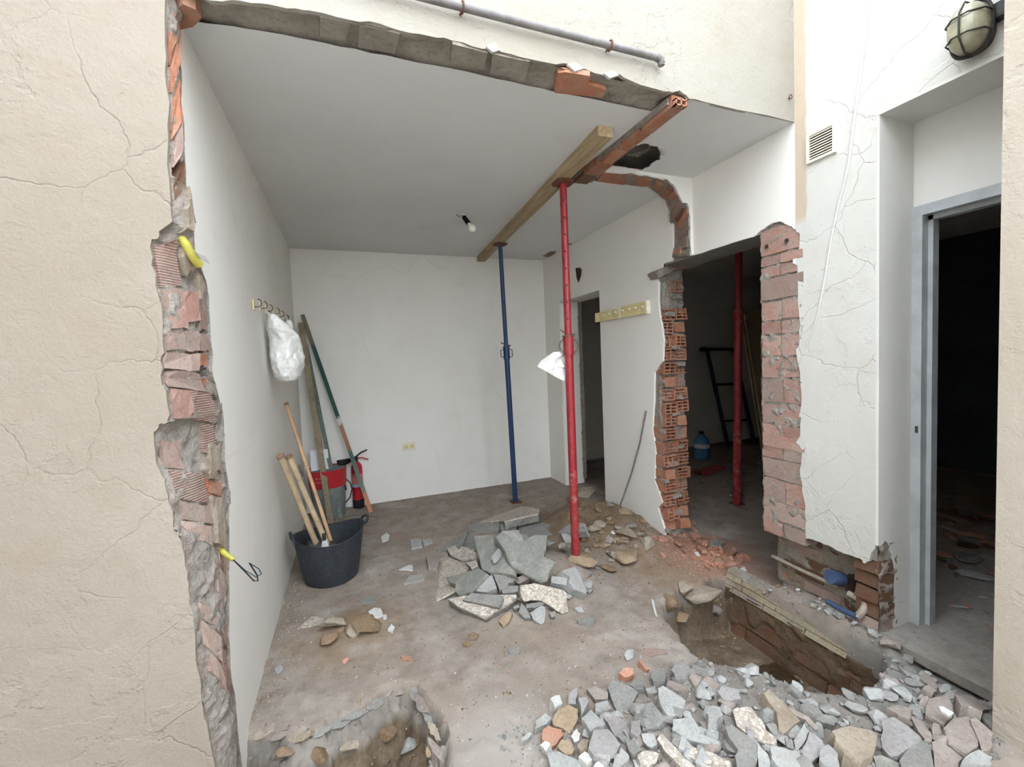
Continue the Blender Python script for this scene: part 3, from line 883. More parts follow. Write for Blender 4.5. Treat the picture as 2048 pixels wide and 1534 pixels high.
for k in range(16):   # mortar lips between the courses
    zc = .05 + k * .127; m = MB(); w = R.uniform(.05, .1); x = XR + R.uniform(.01, WT - w)
    if k % 3 == 0:
        x = XR + .002; w = R.uniform(.02, .05)
    m.prism([(x, DW1 - .02 - R.uniform(0, .012), zc), (x + w, DW1 - .01 - R.uniform(0, .015), zc + R.uniform(-.01, .01)), (x + w, DW1 - .01, zc + .018 + R.uniform(0, .012)), (x + w * .4, DW1 - .015, zc + .03), (x, DW1 - .012, zc + .02)], (0, .05, 0), .004)
    m.obj('mortar_lip', 'mortar', wall_right)
m = MB(); q = [on(x, y, y=DW1 - .04) for x, y in ((1312, 545), (1326, 534), (1348, 524), (1390, 516), (1412, 520), (1400, 530), (1385, 536), (1350, 540), (1330, 550), (1318, 556))]
m.prism(q, (.02, .12, .01), .006); m.obj('mortar_lip', 'mortar_dark', wall_right)

# ------------------------------------------------------------------ remains of the cross wall (arch) and of the partition on the ceiling
fr_px = [(1180, 340), (1215, 343), (1273, 348), (1309, 354), (1334, 359), (1350, 373), (1361, 394), (1364, 405), (1375, 407), (1378, 417), (1380, 449), (1380, 480), (1383, 511)]
bk_px = [(1150, 356), (1200, 361), (1273, 372), (1300, 374), (1314, 388), (1332, 402), (1340, 421), (1338, 446), (1348, 453), (1349, 470), (1350, 485), (1346, 500), (1343, 517)]
fr3 = [on(x, y, y=Y2F) for x, y in fr_px]; bk3 = [on(x, y, y=Y2B + .02) for x, y in bk_px]
for p in fr3:
    p.z = min(p.z, H - .004)
for p in bk3:
    p.z = min(p.z, H - .004)
def corner_strip(curve, y, dy):
    """face between a broken curve and the corner of ceiling and right wall"""
    m = MB(); n = len(curve); out = []
    for i, p in enumerate(curve):
        k = i / (n - 1)
        out.append(V((p.x, y, H + .01)) if k < .45 else V((curve[int(.45 * (n - 1))].x + (XR + .005 - curve[int(.45 * (n - 1))].x) * min(1, (k - .45) / .15), y, H + .01)) if k < .6 else V((XR + .005, y, H + .01 + (2.06 - H) * (k - .6) / .4)))
    vs = list(curve) + out
    m.add(vs, [(i, i + 1, n + i + 1, n + i) for i in range(n - 1)])
    m.add([v + V((0, dy, 0)) for v in vs], [(i, i + 1, n + i + 1, n + i) for i in range(n - 1)])
    return m


m = corner_strip(ragged(fr3, 4, .003, (1, 0, 0), (0, 0, 1), 4), Y2F, .012)
wall_cross = struct('wall_cross', m, 'white_in')
m = MB()
def ag(u, v):
    k = v * (len(fr3) - 1); i = min(int(k), len(fr3) - 2); t = k - i
    p = fr3[i].lerp(fr3[i + 1], t).lerp(bk3[i].lerp(bk3[i + 1], t), u)
    return p + V((-.7, 0, -.7)) * (.012 * fbm(p.x, p.y, p.z, 18, 4) - .004)
m.grid(ag, 14, 120)
m.obj('broken_soffit', 'mortar_dark', wall_cross, 40)
corner_strip(ragged(bk3, 4, .003, (1, 0, 0), (0, 0, 1), 5), Y2B + .022, .012).obj('back_render', 'white_in', wall_cross)
for k, (t, u0, u1, ln, mt) in enumerate(((.1, .1, .9, .075, 'brick_orange'), (.2, .15, .9, .08, 'brick_orange'), (.3, .2, .85, .06, 'brick_orange'), (.39, .3, .9, .05, 'brick_orange'), (.455, .1, .6, .05, 'brick_orange'), (.5, .4, .85, .06, 'brick_dusty'), (.58, .15, .7, .06, 'brick_orange'), (.66, .2, .75, .06, 'brick_dark'), (.75, .1, .65, .06, 'brick_orange'), (.83, .15, .8, .055, 'brick_dusty'), (.92, .1, .5, .06, 'brick_dusty'), (.955, .45, .9, .045, 'brick_orange'))):
    c = [ag(u0, t - ln / 2), ag(u1, t - ln / 2 + R.uniform(-.01, .01)), ag(u1 - .05, t + ln / 2), ag(u0 + R.uniform(0, .08), t + ln / 2)]
    n = (c[1] - c[0]).cross(c[2] - c[0]).normalized()
    if n.dot(CAM - c[0]) < 0:
        n = -n
    m = MB(); m.prism([p + n * R.uniform(.006, .016) for p in c], -n * .05, .003); m.obj('brick', mt, wall_cross)

strip_px_l = [(1370, 185), (1352, 186), (1305, 226), (1283, 248), (1260, 262), (1235, 282), (1205, 308), (1150, 354)]
m = MB()
P = [V((1.425, YI - .1, 0)), V((1.505, YI - .12, 0)), V((1.505, 1.9, 0)), V((1.50, 2.16, 0)), V((1.52, 2.3, 0)), V((1.55, Y2B, 0)), V((1.40, Y2B + .02, 0)), V((1.415, 2.2, 0)), V((1.42, 1.95, 0))]
m.prism([V((p.x, p.y, H + .005)) for p in P], (0, 0, -.03), .003)
part = struct('wall_partition', m, 'mortar_dark')
for y0, y1, mt, x0, x1 in ((1.60, 1.82, 'brick_orange', 1.435, 1.497), (1.83, 2.0, 'brick_orange', 1.43, 1.50), (2.01, 2.17, 'brick_orange', 1.43, 1.50), (2.18, 2.33, 'brick_orange', 1.41, 1.51), (2.34, 2.46, 'brick_dark', 1.41, 1.5)):
    m = MB(); m.prism([(x0, y0 + .004, H - .045 + R.uniform(-.004, .004)), (x1, y0, H - .045), (x1 + R.uniform(-.006, .006), y1, H - .045), (x0, y1 - .004, H - .048)], (0, 0, .05), .004)
    m.obj('brick', mt, part)
m = MB()   # open hollow end
for z in (.0, .024):
    m.box(1.437, 1.499, 1.578, 1.602, H - .046 + z, H - .040 + z)
for x in (1.437, 1.465, 1.493):
    m.box(x, x + .006, 1.578, 1.602, H - .046, H - .012)
m.obj('hollow_end', 'brick_orange', part)

# ------------------------------------------------------------------ rooms behind, courtyard enclosure with added unseen walls
m = MB()
m.box(cx1, 6.4, 5.12, 5.25, -.05, H + .1); m.box(cx1, 6.4, -2.1, 5.2, H, H + .1); m.box(cx1 - .1, cx1 + .01, 4.6, 5.2, -.05, H + .1)
struct('wall_dark_room', m, 'white_in')
m = MB()
m.box(6.3, 6.4, -2.1, 5.2, -.05, H + .1); m.box(XR + WT + .1, 6.4, -2.1, -2.0, -.05, H + .1); m.box(XR + WT, XR + WT + .12, -2.1, .42, -.05, H)
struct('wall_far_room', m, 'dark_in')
m = MB(); m.box(-1.3, -1.2, -5.1, YF + .02, -.05, 4.4); struct('wall_left_sky_blocker', m, 'yard')  # unseen; set close and tall to cut sky light on the left facade
m = MB(); m.box(-2.4, XR + .3, -5.2, -5.1, -.05, 2.0); struct('wall_yard_rear_unseen', m, 'yard')  # unseen; kept low and far back so sky light reaches the room
m = MB(); m.box(XR, XR + .2, -5.1, -2.1, -.05, 2.6); struct('wall_yard_right_rear', m, 'yard')
m = MB(); m.box(1.97, XR + .3, -2.1, .745, -.3, TOP)
struct('wall_yard_right', m, 'pier_render')

# threshold slab and door frame of the far room
m = MB(); P = [V((XR + .005, -.2, .082)), V((XR + .0, .75, .082)), V((XR + .01, YREC - .01, .085)), V((XR + WT + .1, YREC - .01, .085)), V((XR + WT + .1, -.2, .085))]
m.prism(P, (0, 0, -.04)); m.box(XR + WT + .1, XR + WT + 1.1, -.2, 1.75, .0, .0848); trim_1 = struct('trim_1', m, 'threshold')
m = MB(); m.box(XR + .04, XR + WT, -.2, YREC, -.1, .042); m.obj('threshold_bed', 'mortar_dark', trim_1)
door_1 = thing('door_1', (XR + WT, YREC - .03, .085), None, None); door_1['kind'] = 'structure'
for nm, b in (('frame_post', (0, .05, YREC - .05, YREC - .012, .085, 2.03)), ('frame_rebate', (.045, .09, YREC - .068, YREC - .045, .085, 2.005)), ('frame_head', (0, .05, .3, YREC - .05, 1.985, 2.03)), ('head_rebate', (.045, .09, .3, YREC - .05, 1.965, 1.99)), ('frame_post', (0, .05, .40, .44, .085, 2.03))):
    m = MB(); m.box(XR + WT - .012 + b[0], XR + WT - .012 + b[1], b[2], b[3], b[4], b[5]); m.obj(nm, 'frame_metal', door_1)
m = MB(); m.box(XR + WT - .016, XR + WT - .01, YREC - .04, YREC - .03, 1.0, 1.03); m.obj('hinge', 'iron', door_1)

# trench: brick courses and weathered ledge on its right side
def trench_brick(y0, y1, x, z0, z1, mat, name='brick'):
    m = MB(); j = lambda a=.004: R.uniform(-a, a)
    m.prism([(x + j(), y0, z0), (x + j(), (y0 + y1) / 2, z0 + j()), (x + j(), y1, z0), (x + .012 + j(), y1, z1), (x + .012 + j(), (y0 + y1) / 2, z1 + j()), (x + .012 + j(), y0, z1)], (.06, 0, 0), .003)
    return m.obj(name, mat, FLOOR)


for (z0, z1, x, off) in ((-.31, -.235, 2.105, .0), (-.22, -.15, 2.115, .1), (-.135, -.075, 2.13, .04)):
    y = 1.16 - off
    while y < 2.0:
        y1 = min(y + R.uniform(.2, .27), 2.03)
        if y1 > 1.16:
            trench_brick(max(y, 1.14) + .005, y1 - .005, x, z0, z1, R.choice(['brick_dark', 'brick_orange', 'brick_dark', 'brick_dark']))
        y = y1
rough_surface(lambda u, v: (2.108 + .03 * v, 1.12 + .95 * u, -.32 + .27 * v), 110, 34, .017, 11, 'mud_wash', 'mud', FLOOR, (1, 0, 0), 2)
for k, (z0, z1) in enumerate(((-.065, -.04), (-.035, -.008), (-.003, .022), (.027, .045))):
    y = 1.3
    while y < 2.02:
        y1 = min(y + R.uniform(.2, .45), 2.02)
        trench_brick(y + .003, y1 - .003, 2.128 + k * .012, z0, z1, R.choice(['wood_grey', 'mortar_dark', 'brick_dusty' if k == 3 else 'wood_grey']), 'ledge_layer')
        y = y1

# ------------------------------------------------------------------ props and timber
def prop(name, base, top, cols, label, tube_r=.024, group=None, z_collar=1.45, plain_collar=False):
    base = V(base); top = V(top); d = (top - base).normalized(); L = (top - base).length
    t = thing(name, base, label, 'prop', group)
    at = lambda s: base + d * s
    MB().tube([at(0), at(.008)], .07, 4).obj('base_plate', 'rust', t)
    MB().tube([at(.006), at(z_collar * .45)], tube_r + .005, 16).obj('outer_tube', cols[1], t, 30)
    MB().tube([at(z_collar * .45), at(z_collar + .02)], tube_r + .005, 16).obj('outer_tube', cols[0], t, 30)
    inner = MB().tube([at(z_collar - .05), at(L - .012)], tube_r, 16).obj('inner_tube', cols[0], t, 30)
    side = d.cross(V((1, 0, 0))).normalized(); toward = (CAM - at(z_collar)); toward = (toward - d * toward.dot(d)).normalized(); lat = d.cross(toward).normalized()
    z = z_collar + .14
    while z < L - .1:
        h = MB().tube([at(z) + toward * (tube_r - .004), at(z) + toward * (tube_r + .0006)], .0062, 10); h.obj('pin_hole_shade', 'hole', inner)  # dark disc painted for the shade inside the pin hole
        z += .105
    MB().tube([at(z_collar - .09), at(z_collar + .03)], tube_r + .011, 16).obj('collar_sleeve', cols[2], t, 30)
    MB().tube([at(z_collar + .03), at(z_collar + .036)], tube_r + .016, 16).obj('collar_flange', 'steel', t, 30)
    for s in (-1, 1):
        o = at(z_collar - .03) + lat * s * (tube_r + .008)
        if plain_collar:
            pts = [o + d * .035, o + lat * s * .026 + d * .03, o + lat * s * .026 - d * .035, o - d * .04]
        else:
            pts = [o + lat * s * (.028 * math.sin(a)) + d * (.04 * math.cos(a)) for a in [i * math.pi / 8 for i in range(9)]]
        MB().tube(pts, .0045, 8).obj('handle', 'steel' if not plain_collar else cols[2], t, 30)
    MB().tube([at(z_collar + .055) - lat * .05 + d * .02, at(z_collar + .045), at(z_collar + .04) + lat * .045], .006, 8).obj('locking_pin', 'steel', t, 30)
    m = MB(); c = at(L - .008); e = V((1, 0, 0)); f = V((0, 1, 0))
    m.prism([c + e * x * .062 + f * y * .062 for x, y in ((-1, -.6), (-.6, -1), (.6, -1), (1, -.6), (1, .6), (.6, 1), (-.6, 1), (-1, .6))], (0, 0, .008))
    m.obj('top_plate', 'rust', t)
    return t


BZ = H - .052
ra = on(1126, 365, z=BZ - .004); rb = V((ra.x + .008, ra.y + .015, .0))
prop('steel_prop', rb, ra, ('red_paint', 'red_dirty', 'red_paint'), 'red telescopic steel prop standing in the slab pile under the beam', .0225, None, 1.52)
ba = on(1000, 488, z=BZ - .004); bb = on(1031, 1004, z=.0)
prop('steel_prop', bb, ba, ('blue_paint', 'blue_paint', 'blue_paint'), 'blue telescopic steel prop near the back wall under the beam', .020, None, 1.52, True)
ca = on(1484, 480, z=H - .01); cb = on(1474, 1008, z=0.0); ca = V((cb.x + .05, cb.y - .02, H - .01))
prop('steel_prop', cb, ca, ('red_paint', 'red_dirty', 'red_dirty'), 'red steel prop standing inside the dark room doorway', .03, None, 1.75)

a0 = on(1196, 271, z=BZ); a1 = on(1226, 275, z=BZ); e0 = on(962, 517, z=BZ); e1 = on(978, 518, z=BZ)
a0.y = a1.y = (a0.y + a1.y) / 2; e0.y = e1.y = YB - .02
ang = (e0 - a0); 
m = MB(); w = (a1.x - a0.x)
m.prism([a0, a1, V((e0.x + w, YB - .02, BZ)), V((e0.x, YB - .02, BZ))], (0, 0, .051))
m.obj('timber_beam', 'timber', None, label='long wooden beam pressed to the ceiling by the two props', cat='beam')

# white rag behind the red prop
m = MB(); q = [on(x, y, y=ra.y + .04) for x, y in ((1108, 704), (1138, 702), (1140, 735), (1142, 742), (1126, 762), (1108, 752), (1092, 742), (1076, 733), (1082, 722))]
c = sum(q, V()) / len(q); m.v = [tuple(c + V((0, .02, 0)))]
n = len(q); m.v += [tuple(p + V((0, R.uniform(-.012, .012), 0))) for p in q]; m.v += [tuple(p.lerp(c, .5) + V((0, R.uniform(-.02, .03), 0))) for p in q]
m.f = [[0, 1 + n + i, 1 + n + (i + 1) % n] for i in range(n)] + [[1 + n + i, 1 + i, 1 + (i + 1) % n, 1 + n + (i + 1) % n] for i in range(n)]; m.mi = [0] * len(m.f)
o = m.obj('plastic_sheet', 'bag', None, None, label='crumpled white plastic scrap hanging from the red prop collar', cat='plastic sheet')
o.modifiers.new('thick', 'SOLIDIFY').thickness = .002

# ------------------------------------------------------------------ ceiling bulb
p = on(926, 428, z=H)
t = thing('light_bulb', p, 'bare light bulb in a black socket hanging from the ceiling', 'light bulb')
MB().lathe([(.018, -.012), (.02, 0)], 12, p).obj('ceiling_rose', 'ceil', t, 40)
q = p + V((.0, -.02, -.03)); r_ = q + V((.03, -.03, -.06))
MB().tube([p, p + V((-.01, 0, -.015)), q], .003, 8).obj('flex', 'black', t, 40)
MB().tube([q, q.lerp(r_, .95)], [.018, .02], 12).obj('socket', 'black', t, 40)
dd = (r_ - q).normalized()
MB().tube([r_ + dd * s for s in (-.005, .01, .025, .045, .06, .072, .078)], [.013, .015, .024, .03, .027, .015, .004], 14).obj('bulb_glass', 'bulb', t, 60)
MB().tube([p + V((0, 0, -.004)), p + V((-.03, .01, -.02)), p + V((-.055, .0, -.012))], .002, 6).obj('loose_wire', 'iron', t)

# ------------------------------------------------------------------ left wall: hooks and hanging bag
hk = [(506, 606), (519, 610), (531, 616), (546, 622), (556, 628), (566, 635)]
for i, (px, py) in enumerate(hk):
    p = on(px, py, x=XL)
    lab = ['nearest small brass hook on the left wall', 'second small brass hook from the broken jamb on the left wall', 'brass hook carrying the white plastic bag', 'brass hook just behind the white bag', 'fifth brass hook along the left wall, past the bag', 'farthest brass hook on the left wall, towards the corner'][i]
    t = thing('wall_hook', p, lab, 'hook', 'hooks in a row on the left wall')
    MB().box(p.x, p.x + .006, p.y - .012, p.y + .012, p.z - .035, p.z + .02).obj('hook_plate', 'board', t)
    MB().tube([p + V((.005, 0, -.02))] + [p + V((.025 + .014 * math.sin(a), 0, .0 + .02 * -math.cos(a))) for a in [k * .55 for k in range(7)]], .0032, 7).obj('hook_wire', 'steel', t, 40)


def bag():
    hp = on(533, 622, x=XL + .03)
    t = thing('plastic_bag', hp, 'full white plastic bag hanging from a hook on the left wall', 'plastic bag')
    prof = [(-.42, .02), (-.41, .06), (-.385, .088), (-.33, .107), (-.27, .112), (-.2, .108), (-.14, .10), (-.10, .085), (-.06, .055), (-.02, .024)]
    m = MB(); N = 40
    def g(u, v):
        k = v * (len(prof) - 1); i = min(int(k), len(prof) - 2); s = k - i
        z = prof[i][0] + (prof[i + 1][0] - prof[i][0]) * s; r = prof[i][1] + (prof[i + 1][1] - prof[i][1]) * s
        a = 2 * math.pi * u
        cx = .075 - .045 * sstep(-.16, 0, z); cyy = .115 * sstep(.0, -.2, z)
        d = 1 + .10 * fbm(math.cos(a) * .1, math.sin(a) * .1, z, 14, 3) + .05 * math.sin(5 * a + z * 20) + .12 * (.35 - abs(fbm(math.cos(a) * .1, math.sin(a) * .1, z + 5, 24, 3)))
        return (hp.x + cx + math.cos(a) * r * .8 * d, hp.y + cyy + math.sin(a) * r * 1.05 * d, hp.z + z)
    m.grid(g, 72, 70)
    m.obj('bag_body', 'bag', t, 35)
    MB().tube([hp + V((.02, .02, -.05)), hp + V((.0, .0, .0)), hp + V((.035, .03, -.06))], [.012, .004, .014], 8).obj('bag_handle', 'bag', t, 70)
    MB().tube([hp + V((.08, .19, -.13)), hp + V((.09, .235, -.07)), hp + V((.09, .245, -.03)), hp + V((.10, .235, -.05))], [.03, .024, .018, .006], 10).obj('bag_handle', 'bag', t, 70)


bag()

# ------------------------------------------------------------------ corner: battens, drum, extinguisher, tub with tools
def batten(pb, pt, w, d, mat, label, name='batten', lat=None):
    pb = V(pb); pt = V(pt); ax = (pt - pb).normalized()
    a = ax.cross(V((0, 1, 0))).normalized(); b = ax.cross(a)
    L = (pt - pb).length
    m = MB()
    n = 12
    for i in range(n):
        pass
    ring = []
    for i in range(n + 1):
        s = L * i / n
        for x, y in ((-1, -1), (1, -1), (1, 1), (-1, 1)):
            ring.append((x * w / 2 + R.uniform(-.001, .001), y * d / 2 + R.uniform(-.001, .001), s))
    m.add(ring, [(4 * i + k, 4 * i + (k + 1) % 4, 4 * i + 4 + (k + 1) % 4, 4 * i + 4 + k) for i in range(n) for k in range(4)] + [(3, 2, 1, 0), (4 * n, 4 * n + 1, 4 * n + 2, 4 * n + 3)])
    o = m.obj(name, mat, None, None, label=label, cat='batten', group='battens leaning in the corner')
    o.matrix_world = Matrix((a, b, ax)).transposed().to_4x4() @ Matrix.Identity(4)
    mm = Matrix((a, b, ax)).transposed().to_4x4(); mm.translation = pb; o.matrix_world = mm
    return o


batten(on(662, 1042, z=.0) + V((0, -.06, .0)), on(602, 646, y=YB - .09), .05, .03, 'wood_grey', 'grey weathered batten leaning in the corner, leftmost of three')
batten(on(682, 1036, z=.0), on(612, 690, y=YB - .05), .036, .028, 'green', 'mottled grey green batten leaning between two others in the corner')
batten(on(742, 1024, z=.0), on(605, 630, y=YB - .03), .036, .03, 'pole', 'slanting batten with green and orange paint bands in front of the extinguisher')

p = V((-.232, 4.452, 0))
t = thing('plastic_drum', p, 'grey plastic drum with a red printed top band in the corner', 'drum')
MB().lathe([(.137, .0), (.141, .01), (.161, .36), (.164, .362)], 32, p).obj('drum_body', 'grey_plastic', t, 40)
band = MB().lathe([(.163, .30), (.168, .36), (.1705, .46), (.166, .465), (.16, .45)], 32, p, False).obj('red_band', 'red_bright', t, 40)
m = MB()
for k in range(14):
    for j in range(2):
        if (k * 7 + j) % 5 < 4:
            a = -2.2 + k * .05; rr = .1712
            m.add([(p.x + math.cos(a + d_) * rr, p.y + math.sin(a + d_) * rr, .36 + j * .035 + dz) for d_, dz in ((0, 0), (.035, 0), (.035, .014), (0, .014))], [(0, 1, 2, 3)])
m.obj('printed_text', 'label_silver', band)
MB().lathe([(.15, .45), (.158, .452), (.16, .458), (.09, .462), (.0, .463)], 32, p).obj('drum_lid', 'grey_plastic', t, 40)
q = [on(x, y, y=4.40) for x, y in ((620, 901), (655, 898), (660, 940), (622, 944))]
m = MB(); m.prism(q, (0, .004, 0)); m.obj('paper_sheet', 'paper', None, label='white paper sheet propped up on the grey drum', cat='paper')

p = on(718, 1014, z=0) ; p = V((p.x, p.y, 0))
t = thing('fire_extinguisher', p, 'small red fire extinguisher with a black horn by the back wall', 'extinguisher')
MB().lathe([(.054, 0), (.056, .005), (.056, .085), (.055, .086)], 24, p).obj('base_cap', 'black', t, 40)
MB().lathe([(.054, .08), (.054, .40), (.05, .425), (.036, .45), (.02, .462), (.016, .47)], 24, p).obj('cylinder', 'red_bright', t, 40)
MB().lathe([(.0548, .215), (.0548, .25)], 24, p, False).obj('blue_label', 'label_blue', t, 40)
MB().lathe([(.0548, .255), (.0548, .35)], 24, p, False).obj('printed_label', 'label_silver', t, 40)
MB().lathe([(.018, .465), (.02, .51), (.012, .52)], 14, p).obj('valve', 'iron', t, 40)
MB().tube([p + V((.0, 0, .515)), p + V((.05, -.01, .555)), p + V((.11, -.01, .575))], .007, 8).obj('lever', 'black', t)
MB().tube([p + V((.0, 0, .50)), p + V((.06, -.01, .50)), p + V((.115, -.01, .475))], .007, 8).obj('carry_handle', 'red_bright', t)
MB().tube([p + V((0, 0, .49)), p + V((-.05, -.02, .49)), p + V((-.06, -.025, .49)), p + V((-.165, -.06, .47))], [.009, .012, .022, .043], 16).obj('horn', 'black', t, 40)
MB().tube([on(x, y, y=4.45) for x, y in ((668, 1016), (685, 1012), (700, 995), (704, 978), (700, 965), (690, 956))], .006, 8).obj('black_hose', 'black', None, 40, label='curled black hose between the drum and the extinguisher', cat='hose')
MB().tube([on(x, y, y=4.40) for x, y in ((676, 962), (686, 966), (691, 973), (692, 980))], .007, 8).obj('metal_hook_rod', 'iron', None, 40, label='short bent grey rod sticking out beside the drum', cat='rod')
MB().tube([on(x, y, z=.006) for x, y in ((690, 1032), (720, 1030), (755, 1034), (760, 1045), (735, 1052), (722, 1050))], .0025, 6).obj('thin_wire', 'pipe', None, 40, label='thin grey wire loop lying on the floor by the extinguisher', cat='wire')

TB = V((-.175, 3.135, .0))
def tub():
    t = thing('rubber_tub', TB, 'black rubber builder\'s tub holding tools by the left wall', 'tub')
    N = 44
    prof = [(.0, .165), (.012, .172), (.08, .182), (.16, .194), (.24, .206), (.295, .214), (.302, .222), (.306, .22), (.302, .212), (.24, .20), (.16, .188), (.08, .176), (.02, .165), (.018, .0)]
    m = MB()
    def P(k, z, r):
        a = 2 * math.pi * k / N
        zz = z + (.035 * math.cos(a - .3) ** 2 * (1 if math.cos(a - .3) > 0 else .35) - .02 * math.sin(a) ** 2) * sstep(.1, .3, z)
        sx = 1 + .04 * math.cos(2 * a) * z / .3
        return (TB.x + r * sx * math.cos(a), TB.y + r * math.sin(a) * (1 - .06 * z / .3), zz)
    vs = [P(k, z, r) for z, r in prof for k in range(N)]
    fs = [(i * N + k, i * N + (k + 1) % N, (i + 1) * N + (k + 1) % N, (i + 1) * N + k) for i in range(len(prof) - 1) for k in range(N)]
    fs.append(tuple(range(N))[::-1])
    m.add(vs, fs); m.obj('tub_body', 'black_rubber', t, 40)
    for a, s in ((math.pi + .25, 1), (.2, -1)):
        c = TB + V((math.cos(a) * .222, math.sin(a) * .205, .305 + (.03 if s < 0 else .0))); d = V((-math.sin(a), math.cos(a), 0)); o_ = V((math.cos(a), math.sin(a), 0))
        hgt = .06 if s > 0 else .035
        pts = [c + d * (.06 * math.cos(q)) + V((0, 0, hgt * math.sin(q) - .008)) + o_ * (.012 * math.sin(q) + (.02 * math.sin(q) if s < 0 else 0)) for q in [i * math.pi / 8 for i in range(9)]]
        MB().tube(pts, .009, 8).obj('tub_handle', 'black_rubber', t, 50)


tub()


def tool(name, label, pts, rad, mat, cat='handle', head=None, tip=None):
    t = thing(name, V(pts[0]), label, cat, 'tools standing in the rubber tub')
    MB().tube(pts, rad, 12, True, 1.25).obj('shaft', mat, t, 50)
    if tip:
        a, b = V(pts[-2]), V(pts[-1]); d = (b - a).normalized()
        MB().tube([b - d * .02, b, b + d * .004], [rad[-1] + .002, rad[-1] + .003, rad[-1] * .7], 12, True, 1.25).obj('shaft_end', tip, t, 50)
    if head:
        for nm, f, mt in head:
            f.obj(nm, mt, t)
    return t


ht = on(560, 910, x=XL + .05); h2 = on(577, 911, x=XL + .07)
hb = V((TB.x - .06, TB.y + .02, .14)); hb2 = V((TB.x + .01, TB.y - .01, .14))
def iron_head(c, s=1):
    m = MB(); m.tube([c + V((-.10 * s, .02, -.05)), c + V((-.04 * s, 0, .01)), c, c + V((.05 * s, -.02, -.02)), c + V((.09 * s, -.03, -.09))], [.006, .018, .024, .016, .012], 8, True, 1.6); return m
tool('pickaxe', 'pickaxe with a pale ash handle, left one in the tub', [hb, hb.lerp(ht, .5), ht], [.017, .014, .0165], 'handle_wood', 'pickaxe', [('pick_head', iron_head(hb.lerp(ht, .13)), 'iron')], 'handle_tip')
tool('mattock', 'mattock with a smooth ash handle, right one in the tub', [hb2, hb2.lerp(h2, .5), h2], [.017, .0145, .0165], 'handle_wood', 'mattock', [('mattock_head', iron_head(hb2.lerp(h2, .1), -1), 'iron')], 'handle_tip')
st = on(572, 806, x=XL + .02); sb = V((TB.x + .03, TB.y + .1, .08))
tool('broom_handle', 'long thin orange pine handle leaning from the tub to the wall', [sb, sb.lerp(st, .5), st], [.011, .0105, .010], 'handle_orange', 'handle', None, 'handle_tip')
g0 = V((TB.x - .0, TB.y + .1, .06)); g1 = on(598, 930, y=3.75)
tool('metal_rod', 'thin grey metal rod standing in the tub beside the pine handle', [g0, g0.lerp(g1, .5), g1], [.007] * 3, 'pipe', 'rod')
m = MB(); c = V((TB.x - .03, TB.y - .06, .22))
m.prism([c + V(v) for v in ((-.03, -.03, -.03), (.0, -.045, -.03), (.035, -.03, -.03), (.015, 0, .06), (-.012, .0, .06))], (.004, .012, 0)); t = m.obj('trowel', 'gypsum', None, label='plaster caked trowel blade inside the black tub', cat='trowel')
MB().tube([c + V((0, 0, .055)), c + V((0, .012, .1))], .012, 8).obj('trowel_handle', 'iron', t)

# ------------------------------------------------------------------ back wall: sockets
p = on(804, 886, y=YB); q = on(832, 899, y=YB)
t = thing('wall_socket', V(((p.x + q.x) / 2, YB, q.z)), 'cream double wall socket low on the back wall', 'socket')
MB().box(p.x, q.x, YB - .012, YB, q.z, p.z).obj('socket_plate', 'cream_plastic', t)
for k in (0, 1):
    cxx = p.x + (q.x - p.x) * (.27 + .46 * k); o = MB().lathe([(.022, 0), (.02, .004), (.018, .003)], 16).obj('socket_insert', 'board', t, 40)
    o.location = (cxx, YB - .0125, (p.z + q.z) / 2); o.rotation_euler = (math.pi / 2, 0, 0); o.parent = t; o.matrix_parent_inverse = Matrix.Translation(-t.location)
p = on(902, 880, y=YB); q = on(930, 890, y=YB)
MB().box(p.x, q.x, YB - .004, YB, q.z, p.z).obj('blank_plate', 'white_in', None, label='flush white blank plate on the back wall', cat='plate')

# ------------------------------------------------------------------ right wall fittings
def hanger(y0, y1, z0, z1, label):
    t = thing('peg_board', V((XR, (y0 + y1) / 2, z0)), label, 'coat rack', 'coat racks on the side wall')
    MB().box(XR - .028, XR, y0, y1, z0, z1).obj('rail', 'board', t)
    for k in range(4):
        y = y0 + (y1 - y0) * (k + .5) / 4
        MB().tube([(XR - .028, y, (z0 + z1) / 2 + .01), (XR - .045, y, (z0 + z1) / 2 + .012)], [.007, .009], 8).obj('peg', 'cream_plastic', t, 40)
    MB().box(XR - .032, XR, y0 - .006, y0 + .014, z0 - .004, z1 + .006).obj('end_block', 'cream_plastic', t)


hanger(3.10, 3.49, 1.735, 1.818, 'pale yellow peg rail beside the side doorway')
hanger(2.75, 3.09, 1.735, 1.825, 'pale yellow peg rail nearer the broken hollow brick jamb')

p = [on(x, y, x=XR) for x, y in ((1615, 268), (1673, 250), (1677, 300), (1618, 330))]
y0, y1, z0, z1 = 1.385, 1.52, 2.325, 2.465
t = thing('vent_grille', V((XR, (y0 + y1) / 2, z0)), 'cream slatted vent grille high on the right wall', 'vent')
MB().box(XR - .003, XR + .002, y0 + .008, y1 - .008, z0 + .008, z1 - .008).obj('backing', 'hole', t)
for b in ((y0, y1, z0, z0 + .012), (y0, y1, z1 - .012, z1), (y0, y0 + .012, z0 + .012, z1 - .012), (y1 - .012, y1, z0 + .012, z1 - .012)):
    MB().box(XR - .014, XR, *b).obj('frame', 'cream_plastic', t)
for k in range(9):
    z = z0 + .022 + k * .0125
    m = MB(); m.prism([(XR - .012, y0 + .012, z - .004), (XR - .012, y1 - .012, z - .004), (XR - .004, y1 - .012, z + .003), (XR - .004, y0 + .012, z + .003)], (0, 0, .003)); m.obj('slat', 'cream_plastic', t)

